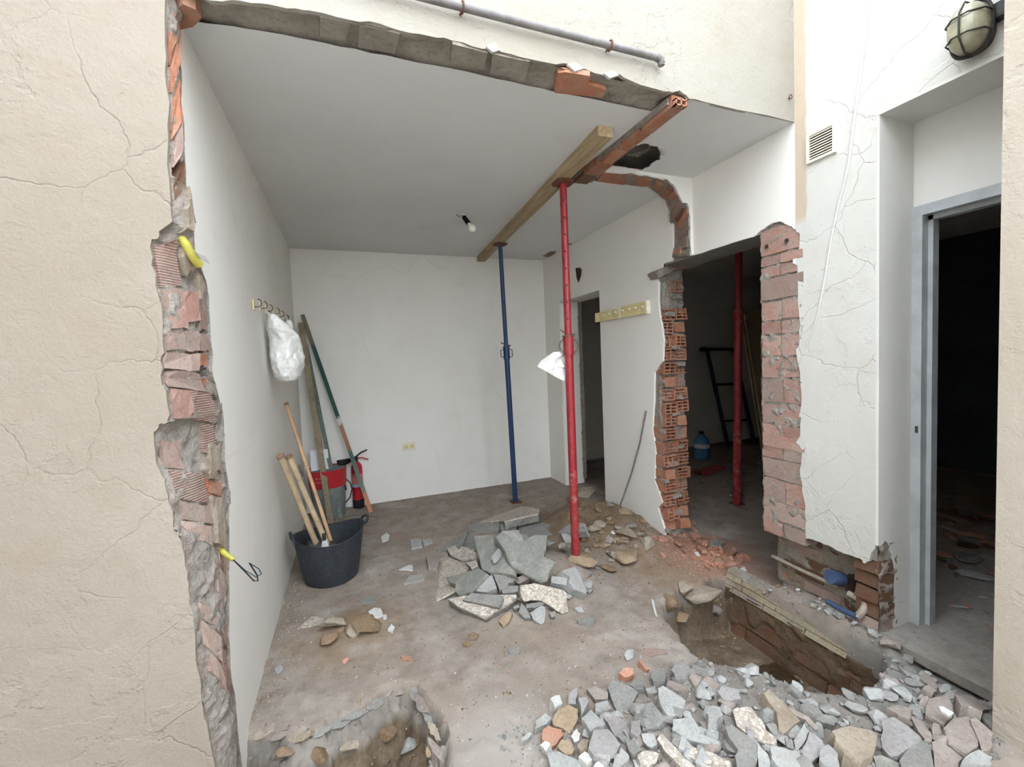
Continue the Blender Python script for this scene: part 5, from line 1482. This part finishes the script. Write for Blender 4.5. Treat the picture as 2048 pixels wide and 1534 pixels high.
ZA = ((1080, 1340), 5.12); ZB = ((1440, 1340), 6.827); ZC = ((1700, 1340), 5.885); ZD = ((860, 1260), 3.413)
G5 = 'broken concrete in the foreground rubble heap'
gen = {'slab': 'medium grey concrete chunk in the foreground rubble heap', 'slab_light': 'light grey concrete chunk in the foreground rubble heap', 'slab_dark': 'dark grey concrete chunk in the foreground rubble heap', 'slab_warm': 'pinkish grey concrete chunk in the foreground rubble heap', 'slab_lilac': 'lilac grey concrete chunk in the foreground rubble heap', 'gypsum': 'white crumbly plaster lump in the foreground rubble heap', 'terrazzo_grey': 'pale pebbly terrazzo chunk in the foreground rubble heap', 'rock_pale': 'pale brown stone in the foreground rubble heap'}
FG = [
    (ZD, 'slab_lilac', [(1645, 270), (1700, 205), (1760, 235), (1810, 290), (1800, 315), (1670, 315)], .06, 'pinkish block standing apart at the back of the rubble heap'),
    (ZD, 'brick_shard', [(1290, 290), (1320, 255), (1390, 260), (1395, 300), (1330, 325)], .05, 'rusty orange brick lump at the back of the rubble heap'),
    (ZD, 'brick_shard', [(1420, 205), (1440, 200), (1495, 265), (1475, 275)], .03, 'thin orange brick splinter beside the rusty lump'),
    (ZD, 'slab', [(1500, 290), (1560, 250), (1610, 290), (1600, 350), (1520, 350)], .05, 'grey block left of the pinkish block standing apart in the heap'), (ZD, 'slab', [(1380, 350), (1440, 320), (1470, 380), (1400, 400)], .05, 'grey block beside the rusty orange brick lump'),
    (ZD, 'slab_light', [(1325, 170), (1345, 135), (1390, 135), (1385, 190), (1345, 205)], .02, 'grey chip on the floor just behind the rubble heap'),
    (ZD, 'slab_light', [(620, 745), (690, 690), (695, 720), (650, 755)], .03, 'small pale chip farthest left of the rubble heap'), (ZD, 'slab_light', [(720, 620), (790, 560), (830, 600), (800, 640), (710, 680)], .04, 'pale chip left of the large tan stone'),
    (ZA, 'slab_warm', [(1290, 150), (1310, 110), (1440, 140), (1520, 200), (1420, 220)], .03, 'pink tile edged piece at the back of the rubble heap'),
    (ZA, 'slab', [(910, 150), (990, 80), (1060, 130), (1060, 200), (980, 200)], .05, 'grey lump right behind the large grey slab with a pale edge'), (ZA, 'slab_light', [(1070, 190), (1180, 160), (1200, 230), (1100, 240)], .04, 'light lump between the large grey slab and the large light block'),
    (ZA, 'slab_lilac', [(1810, 220), (1850, 160), (2040, 200), (2060, 300), (1960, 320), (1880, 300)], .06, 'blue grey block at the trench rim'),
    (ZA, 'slab_warm', [(470, 190), (560, 160), (700, 230), (690, 300), (560, 300)], .05, 'pinkish chunk behind the upright pale pieces of the heap'), (ZA, 'slab_lilac', [(290, 240), (380, 180), (385, 250), (370, 350), (290, 350)], .05, 'upright lilac piece behind the large tan stone'),
    (ZA, 'slab_light', [(390, 280), (480, 270), (490, 350), (430, 470)], .05, 'upright pale piece right of the upright lilac piece'), (ZA, 'gypsum', [(100, 290), (200, 250), (230, 340), (150, 390)], .04, 'white plaster lump at the back left corner of the heap'),
    (ZA, 'slab', [(690, 180), (740, 100), (900, 150), (1010, 220), (950, 330), (1000, 440), (830, 470), (780, 420), (730, 300)], .045, 'large grey slab with a pale edge at the back left of the heap'),
    (ZA, 'slab_light', [(1210, 180), (1250, 150), (1400, 240), (1500, 310), (1500, 410), (1360, 490), (1300, 450), (1220, 330)], .06, 'large light grey block in the middle back of the heap'),
    (ZA, 'slab_light', [(560, 340), (700, 310), (740, 390), (630, 440), (570, 420)], .05, 'light chunk in front of the large grey slab with a pale edge'),
    (ZA, 'slab_light', [(1700, 430), (1750, 370), (1850, 400), (1880, 460), (1810, 520), (1720, 490)], .05, 'pale cube shaped lump near the pebbly terrazzo slab of the heap'),
    (ZA, 'slab', [(1070, 350), (1150, 320), (1200, 390), (1310, 500), (1230, 570), (1050, 630), (1030, 530)], .05, 'grey diamond shaped slab in the centre of the heap'),
    (ZA, 'slab_light', [(420, 490), (520, 400), (660, 530), (660, 580), (560, 590), (510, 630)], .05, 'light angular chunk right of the large tan stone'),
    (ZA, 'slab_lilac', [(650, 480), (800, 470), (890, 540), (920, 660), (790, 700), (720, 600)], .04, 'lilac slab right behind the big lilac grey block'), (ZA, 'slab_lilac', [(930, 520), (1020, 500), (1040, 640), (990, 690), (930, 640)], .05, 'small lilac chunk left of the grey diamond shaped slab'),
    (ZA, 'slab_light', [(1350, 500), (1570, 490), (1650, 630), (1640, 650), (1860, 740), (1820, 760), (1600, 740), (1440, 680), (1350, 620)], .045, 'long pale slab with a pointed right end in the heap'),
    (ZA, 'rock_tan', [(120, 520), (180, 400), (300, 350), (400, 400), (400, 500), (300, 660), (240, 600), (150, 570)], .05, 'large tan stone at the left edge of the heap'),
    (ZA, 'brick_shard', [(30, 600), (80, 560), (230, 610), (240, 660), (170, 760), (110, 800), (20, 700)], .05, 'orange red brick chunk at the left edge of the heap'),
    (ZA, 'rock_tan', [(170, 780), (220, 710), (300, 710), (360, 810), (330, 860), (270, 870)], .05, 'small tan stone below the red brick chunk'),
    (ZA, 'gypsum', [(320, 680), (370, 600), (410, 650), (400, 720), (350, 740)], .03, 'white lump between the red brick chunk and the big lilac block'), (ZA, 'rock_pale', [(380, 770), (450, 700), (500, 720), (480, 800), (410, 820)], .04, 'pale brown stone right of the small tan stone'),
    (ZA, 'slab_lilac', [(550, 600), (700, 600), (820, 760), (800, 850), (670, 930), (540, 880), (490, 790)], .08, 'big lilac grey block near the left front of the heap'),
    (ZA, 'slab_light', [(1030, 650), (1160, 650), (1200, 760), (1130, 800), (1050, 730)], .04, 'light chunk below the grey diamond shaped slab'), (ZA, 'slab', [(870, 720), (960, 710), (1050, 820), (970, 870), (910, 820)], .04, 'grey chunk right of the big lilac grey block'),
    (ZA, 'slab', [(1340, 740), (1390, 640), (1440, 700), (1410, 790)], .04, 'small grey wedge over the long pebbly slab edge'),
    (ZA, 'terrazzo_grey', [(1200, 700), (1250, 650), (1400, 800), (1500, 920), (1590, 993), (1440, 993), (1280, 830)], .04, 'long pebbly slab edge slanting through the front of the heap'),
    (ZA, 'terrazzo_grey', [(1430, 790), (1470, 750), (1780, 850), (1950, 940), (1920, 970), (1700, 960), (1530, 900)], .04, 'long pale pitted slab in the front middle of the heap'),
    (ZA, 'slab_light', [(760, 900), (830, 790), (910, 860), (900, 930), (820, 1000), (740, 1000)], .05, 'light chunk at the lower right of the big lilac block'), (ZA, 'gypsum', [(390, 880), (460, 830), (550, 910), (480, 960)], .04, 'white plaster lump low on the left of the big lilac block'),
    (ZA, 'gypsum', [(0, 770), (60, 720), (110, 760), (60, 840)], .04, 'white plaster lump left of the small tan stone'), (ZA, 'terrazzo_grey', [(1000, 860), (1100, 820), (1230, 860), (1200, 960), (1100, 993), (1030, 960)], .05, 'rounded pebbly chunk left of the long pebbly slab edge'),
    (ZA, 'slab_light', [(60, 840), (180, 830), (420, 930), (430, 1020), (110, 1020)], .05, 'pale slab at the bottom left of the heap'), (ZA, 'gypsum', [(540, 1000), (600, 930), (660, 980), (640, 1030)], .04, 'white plaster lump at the very bottom below the big lilac block'),
    (ZB, 'terrazzo', [(170, 540), (290, 500), (430, 510), (560, 680), (640, 820), (780, 960), (740, 1020), (600, 990), (330, 850), (220, 740)], .04, 'cream pebbly terrazzo slab in the middle of the heap'),
    (ZB, 'slab', [(620, 740), (760, 730), (860, 880), (790, 940), (680, 830)], .05, 'grey chunk behind the right end of the cream terrazzo slab'),
    (ZB, 'rock_pale', [(590, 310), (660, 250), (900, 470), (1100, 690), (1000, 760), (880, 880), (800, 800), (760, 560)], .05, 'long pale slab tipping into the trench'),
    (ZB, 'slab_warm', [(880, 540), (940, 500), (1220, 640), (1330, 780), (1310, 830), (1160, 680)], .03, 'narrow brown slab edge beside the slab tipping into the trench'),
    (ZB, 'slab', [(1130, 540), (1190, 470), (1280, 460), (1400, 590), (1300, 620)], .04, 'grey chunk at the trench edge right of the tipping slab'), (ZB, 'slab_dark', [(1310, 680), (1380, 590), (1560, 620), (1600, 700), (1560, 760), (1380, 720)], .04, 'dark grey chunk at the front corner of the trench'),
    (ZB, 'slab', [(60, 780), (160, 740), (400, 900), (510, 1010), (520, 1200), (480, 1324), (230, 1324), (200, 1180), (260, 1100), (120, 920)], .05, 'curved grey slab below the cream terrazzo slab'),
    (ZB, 'slab_light', [(510, 980), (640, 1120), (690, 1230), (680, 1340), (530, 1340)], .04, 'narrow light slab right of the curved grey slab'), (ZB, 'slab', [(880, 920), (980, 940), (1010, 1080), (920, 1060)], .04, 'small grey chunk left of the tall light facet'),
    (ZB, 'slab_light', [(1000, 950), (1150, 720), (1220, 830), (1190, 950), (1060, 1110), (1020, 1050)], .06, 'tall light grey facet of a block in the front of the heap'),
    (ZB, 'slab_lilac', [(1220, 830), (1400, 960), (1440, 1040), (1350, 1180), (1250, 1260), (1090, 1110)], .06, 'lilac block right of the tall light facet'),
    (ZB, 'slab_light', [(690, 1090), (720, 1030), (880, 1060), (1100, 1150), (1220, 1260), (1260, 1340), (800, 1340), (700, 1200)], .06, 'broad smooth light grey slab at the bottom of the heap'),
    (ZB, 'slab_light', [(1370, 1070), (1490, 1010), (1610, 1130), (1640, 1290), (1500, 1340), (1350, 1230)], .05, 'light lump left of the buff topped slab'),
    (((0, 0), 1), 'rock_pale', [(1662, 1462), (1700, 1450), (1740, 1460), (1757, 1465), (1752, 1490), (1745, 1515), (1722, 1527), (1690, 1500), (1670, 1480)], .06, 'buff topped slab in the right half of the heap'),
    (ZC, 'slab_warm', [(440, 450), (560, 410), (740, 460), (720, 560), (700, 590)], .04, 'thin pinkish slab edge behind the flat triangular slab'), (ZC, 'slab_warm', [(720, 540), (800, 560), (960, 750), (960, 810), (880, 810), (760, 640)], .04, 'pinkish wedge right of the flat triangular lilac slab'),
    (ZC, 'slab_lilac', [(370, 560), (520, 540), (840, 780), (560, 1020), (500, 1040), (370, 920), (380, 700)], .05, 'flat triangular lilac slab in the right half of the heap'),
    (ZC, 'slab_warm', [(960, 620), (1050, 640), (1100, 800), (1050, 830), (970, 780)], .04, 'small pinkish chunk between the wedge and the largest pinkish slab'), (ZC, 'slab_warm', [(920, 330), (1170, 280), (1220, 420), (1200, 560), (1100, 640), (1000, 590), (890, 530)], .05, 'pinkish slab with the white chip lying on it'),
    (ZC, 'slab_warm', [(1240, 290), (1330, 280), (1450, 320), (1640, 460), (1560, 490), (1400, 420), (1300, 420)], .04, 'pinkish slab pushed under the threshold edge'),
    (ZC, 'slab_warm', [(1090, 680), (1200, 560), (1400, 540), (1460, 700), (1520, 900), (1380, 1000), (1150, 850)], .05, 'largest pinkish slab at the right of the heap'),
    (ZC, 'slab_warm', [(1410, 570), (1490, 560), (1690, 740), (1680, 900), (1560, 980), (1460, 700)], .05, 'pinkish slab leaning right of the largest pinkish slab'), (ZC, 'slab', [(1480, 490), (1650, 510), (1720, 560), (1720, 740), (1600, 620)], .04, 'grey slab edge touching the near beige wall'),
    (ZC, 'slab', [(570, 1070), (700, 900), (850, 810), (960, 900), (970, 1060), (1000, 1160), (600, 1160)], .05, 'grey slab at the bottom right of the heap'), (ZC, 'slab_warm', [(960, 840), (1060, 830), (1340, 1040), (1180, 1160), (1000, 1160)], .05, 'pinkish slab at the bottom below the largest pinkish slab'),
    (ZC, 'slab_light', [(1330, 1040), (1520, 930), (1680, 1020), (1680, 1120), (1500, 1110)], .05, 'light slab in the bottom right corner beside the beige wall'), (ZC, 'slab_dark', [(270, 1010), (360, 1000), (600, 1100), (620, 1160), (300, 1160)], .04, 'dark slab below the buff topped slab'),
    (ZC, 'slab_warm', [(820, 100), (870, 10), (1000, 120), (1050, 200), (1020, 230), (900, 160)], .05, 'pinkish brick shaped block below the threshold'), (ZC, 'slab_warm', [(850, 210), (920, 170), (1020, 240), (980, 290)], .04, 'pinkish stone below the brick shaped block'),
    (ZC, 'slab_light', [(1050, 230), (1120, 160), (1200, 210), (1150, 250), (1080, 270)], .05, 'rounded pale green grey stone by the threshold'), (ZC, 'slab_light', [(730, 120), (800, 60), (820, 110), (800, 150)], .03, 'pale pebble left of the brick shaped block'), (ZC, 'slab', [(740, 230), (800, 200), (830, 240), (800, 270)], .03, 'grey pebble in front of the pale pebble near the threshold'),
]
for i, (zm, mat, pts, th, lab) in enumerate(FG):
    tl = (R.uniform(-.22, .22), R.uniform(-.3, .12))
    slab_on('concrete_chunk' if not mat.startswith(('rock', 'brick')) else ('stone' if mat.startswith('rock') else 'brick_chunk'), Z(*zm, pts), surf3, th * 1.15, mat, lab or gen[mat], 'chunk' if not mat.startswith('rock') else 'stone', G5 if lab else gen[mat].replace(' in the', 's in the'), tl, .012, .004,
            'slab_warm' if mat == 'terrazzo' else None, .5)
chip('tile_shard', Z(*ZC, [(1045, 430), (1090, 425), (1220, 500), (1170, 540), (1070, 480)]), .15, 'gypsum', 'bright white tile chip lying on the right of the heap', 'shard', .006)

# smaller fillers between the big pieces
k = 0
for i in range(1500):
    x = R.uniform(.4, 2.2); y = R.uniform(.62, 1.5)
    if heap3(x, y) < .03 or sdist(x, y, TRE) > -.02 or k >= 290:
        continue
    v_ = V((x, y, .1)) - CAM; d_ = v_.dot(FWD)
    if R.random() > .75 or d_ < .3 or 767 - FPX * v_.dot(UP) / d_ > 1550 or 1024 + FPX * v_.dot(RT) / d_ > 2000:
        continue
    mt = R.choice(['slab', 'slab_light', 'slab_light', 'slab_lilac', 'slab_warm', 'slab', 'slab_light'])
    s = R.uniform(.012, .034) if k % 3 else R.uniform(.03, .048)
    o = link('rubble_stone', R.choice(rocks(mt)), None, label='small piece of grey rubble filling the gaps of the foreground heap', cat='rubble', group='small stones between the big pieces of the foreground heap')
    o.scale = (s, s * R.uniform(.7, 1), s * R.uniform(.6, .9)); o.rotation_euler = (R.uniform(-.4, .4), R.uniform(-.4, .4), R.uniform(0, 6.3))
    o.location = (x, y, surf3(x, y) + s * .25); k += 1

rim = [(520, 1466), (560, 1470), (600, 1474), (640, 1464), (680, 1446), (715, 1428), (748, 1408), (778, 1392), (800, 1378), (828, 1386), (842, 1408), (856, 1436), (868, 1462), (872, 1500)]
for i, (px, py) in enumerate(rim):
    w = R.uniform(20, 34); hh = R.uniform(7, 13); a = -.45 if i < 9 else 1.0
    pts = [(px + (x * math.cos(a) - y * math.sin(a)), py + (x * math.sin(a) + y * math.cos(a))) for x, y in ((-w, -hh * .3), (-w * .4, -hh), (w * .3, -hh * .8), (w, -hh * .2), (w * .7, hh * .7), (0, hh), (-w * .6, hh * .6))]
    o = slab_on('crust_piece', pts, lambda x, y: max(-.045, ground(x, y)), R.uniform(.03, .05), R.choice(['slab_warm', 'slab', 'rock_pale']), None, None, None, (R.uniform(-.2, .2), R.uniform(-.25, .1)), -.01, .004)
    o.parent = FLOOR
    for key in ('label', 'category'):
        if key in o:
            del o[key]
# stones in the pit and the trench, ledge rubble
for lab, x, y, w, h, mat in [('wet brown stone in the middle of the front pit', 770, 1470, 110, 70, 'earth_rock'), ('grey wet stone at the right side of the front pit', 815, 1500, 60, 90, 'slab'), ('rounded olive stone at the right rim of the front pit', 862, 1510, 50, 80, 'rock_tan'), ('brown wedge at the bottom of the front pit', 640, 1515, 90, 60, 'earth_rock'), ('pinkish stone in the front pit wall', 700, 1500, 70, 50, 'rock_pale'), ('white pebble in the front pit', 815, 1448, 16, 18, 'gypsum'), ('dark stone below the pit rim on the left', 575, 1505, 80, 40, 'earth_rock')]:
    rock('stone', x, y, w * .5, h * .5, mat, lab, 'stone', 'stones in the front pit')
for lab, x, y, w, h, mat in [('crumbling earth clod at the far end of the trench', 1400, 1195, 70, 46, 'rock_pale'), ('pale clod on the trench floor by its far end', 1430, 1222, 30, 20, 'slab_warm'), ('rounded clod at the trench left rim', 1340, 1215, 46, 40, 'earth_rock'), ('dark clod below the trench left rim', 1360, 1240, 40, 28, 'earth_rock'), ('small clod at the trench far left corner', 1372, 1180, 40, 24, 'rock_pale')]:
    rock('clod', x, y, w, h, mat, lab, 'clod', 'clods in the trench')
for i in range(85):
    x = R.uniform(2.15, 2.31); y = R.uniform(1.2, 1.82)
    mt = R.choice(['slab', 'slab_warm', 'gypsum', 'brick_shard', 'slab_light', 'slab_dark', 'rock_pale'])
    o = link('rubble_crumb', R.choice(rocks(mt)), None, label='small mixed rubble crumb on the trench ledge under the wall foot', cat='rubble', group='rubble crumbs on the trench ledge')
    sc = R.uniform(.006, .022); o.scale = (sc, sc * R.uniform(.6, 1), sc * R.uniform(.4, .8)); o.rotation_euler = (R.uniform(-.4, .4), R.uniform(-.4, .4), R.uniform(0, 6.3)); o.location = (x, y, ground(x, y) + sc * .25)

# ------------------------------------------------------------------ dark room contents
def pt(px, py, y):
    return on(px, py, y=y)


t = thing('trestle', pt(1455, 893, 4.9), 'dark blue steel trestle leaning in the dark room', 'trestle')
MB().tube([pt(1401, 699, 5.0), pt(1476, 698, 5.0)], .022, 8).obj('top_bar', 'blue_dark', t, 40)
MB().tube([pt(1414, 700, 5.0), pt(1456, 893, 4.8)], .028, 8).obj('leg', 'blue_dark', t, 40)
MB().tube([pt(1468, 700, 5.0), pt(1510, 893, 4.8)], .028, 8).obj('leg', 'blue_dark', t, 40)
for a, b in (((1433, 769), (1484, 768)), ((1448, 842), (1500, 840))):
    MB().tube([pt(*a, 4.9), pt(*b, 4.9)], .016, 8).obj('rung', 'blue_dark', t, 40)
b0 = on(1404, 916, z=0)
t = thing('water_bottle', b0, 'blue plastic water jug on the dark room floor', 'bottle')
tb = NT('blue_water_bottle'); MAT['jug'] = tb.done((72, 122, 160), .2, None, spec=.5)
MB().lathe([(.09, 0), (.098, .01), (.098, .1), (.092, .12), (.098, .14), (.098, .21), (.08, .26), (.035, .31), (.028, .33)], 24, b0).obj('jug_body', 'jug', t, 40)
MB().lathe([(.03, .33), (.03, .355)], 16, b0).obj('jug_cap', 'blue_dark', t, 40)
MB().lathe([(.0985, .145), (.0985, .2)], 24, b0, False).obj('jug_label', 'paper', t, 40)
for i, (x, lab) in enumerate(((4.3, 'brown wooden panel leaning in the dark room, nearer one'), (4.6, 'brown wooden panel leaning in the dark room, farther one'))):
    m = MB(); y0 = 3.4 + .3 * i
    m.prism([(x, y0, 0), (x + .9, y0 + .1, 0), (x + .95, y0 + .5, 1.9), (x + .1, y0 + .4, 1.9)], (0, .02, .0)); m.obj('wood_panel', 'timber', None, label=lab, cat='panel')
m = MB(); m.grid(lambda u, v: (3.7 + .5 * u, 3.75 + .22 * v + .1 * u, .01 + .05 * abs(fbm(u, v, 3, 5))), 12, 8); m.obj('red_cloth', 'red_dirty', None, 50, label='crumpled dark red cloth on the dark room floor', cat='cloth')
for i in range(34):
    x = R.uniform(3.2, 5.0); y = R.uniform(2.9, 4.4)
    if i > 24:
        x = R.uniform(2.6, 3.3); y = R.uniform(2.3, 3.1)
    mt = R.choice(['slab', 'slab_dark', 'earth_rock', 'brick_dusty', 'gypsum'])
    o = link('stone_piece', R.choice(rocks(mt)), None, label='small rubble piece scattered on the dark room floor', cat='rubble', group='rubble on the dark room floor')
    s = R.uniform(.015, .06) if i <= 24 else R.uniform(.01, .02); o.scale = (s, s * .8, s * .45); o.rotation_euler = (0, 0, R.uniform(0, 6)); o.location = (x, y, s * .2)
for i in range(90):
    x = R.uniform(2.7, 5.2); y = x * R.uniform(.33, .52)
    mt = R.choice(['slab', 'brick_dark', 'brick_dusty', 'wood_grey', 'slab_light', 'brick_shard'])
    o = link('debris_shard', R.choice(rocks(mt)), None, label='flat debris shard on the floor behind the grey door frame', cat='debris', group='debris on the floor behind the door frame')
    s_ = R.uniform(.012, .05) * (1 if x < 3.2 else 2.2); o.scale = (s_, s_ * R.uniform(.3, .8), s_ * .25); o.rotation_euler = (0, 0, R.uniform(0, 6)); o.location = (x, y, s_ * .1 + (.085 if x < XR + WT + 1.1 else 0))

# ------------------------------------------------------------------ grit: too fine to count
def grit(name, n, mat, fn, s0, s1, label):
    m = MB(); r = random.Random(len(name) * 7 + n)
    for _ in range(n):
        x, y = fn(r); z = ground(x, y); s = r.uniform(s0, s1) * (1 if r.random() < .85 else 1.8); a = r.uniform(0, 6.3)
        vs = [(x + s * math.cos(a + k * 2.1) * r.uniform(.6, 1), y + s * math.sin(a + k * 2.1) * r.uniform(.6, 1), z - s * .2) for k in range(3)] + [(x + r.uniform(-.4, .4) * s, y + r.uniform(-.4, .4) * s, z + s * r.uniform(.35, .8))]
        m.add(vs, [(0, 2, 1), (0, 1, 3), (1, 2, 3), (2, 0, 3)])
    me = m.mesh(name, mat, None, False)
    link(name, me, None, label=label, cat='grit', kind='stuff')


def room(r):
    while True:
        x, y = r.uniform(-.43, 2.15), r.uniform(1.5, 4.6) ** 1.0
        if r.random() < (3.4 - .55 * y) / 2.6 and sdist(x, y, TRE) < 0:
            return x, y
grit('pale_grit', 1300, 'gypsum', room, .0012, .0045, 'fine white plaster crumbs scattered over the room floor')
grit('brown_grit', 2600, 'earth_rock', room, .002, .009, 'fine brown earth crumbs scattered over the room floor')
grit('heap_grit', 3200, 'slab', lambda r: (r.uniform(.45, 2.15), r.uniform(.7, 1.5)), .004, .013, 'grey concrete crumbs filling the gaps of the rubble heap')
grit('grey_grit', 1500, 'slab_light', lambda r: (min(2.14, max(.2, r.gauss(1.0, .55))), min(1.7, max(.7, r.gauss(1.3, .2)))), .003, .010, 'fine grey concrete grit around the rubble heap')
grit('brick_grit', 900, 'brick_shard', lambda r: (min(2.34, r.gauss(2.15, .13)), min(2.62, max(1.85, r.gauss(2.28, .2)))), .002, .009, 'fine orange brick crumbs below the hollow brick jamb')
grit('wall_foot_grit', 500, 'rock_pale', lambda r: (XL + abs(r.gauss(0, .07)) + .005, r.uniform(1.95, 3.2)), .003, .010, 'crumbs gathered along the foot of the left wall')
grit('earth_grit', 900, 'earth_rock', lambda r: (min(2.18, r.gauss(1.8, .22)), r.gauss(2.95, .4)), .003, .014, 'loose earth crumbs on the dirt by the side doorway')
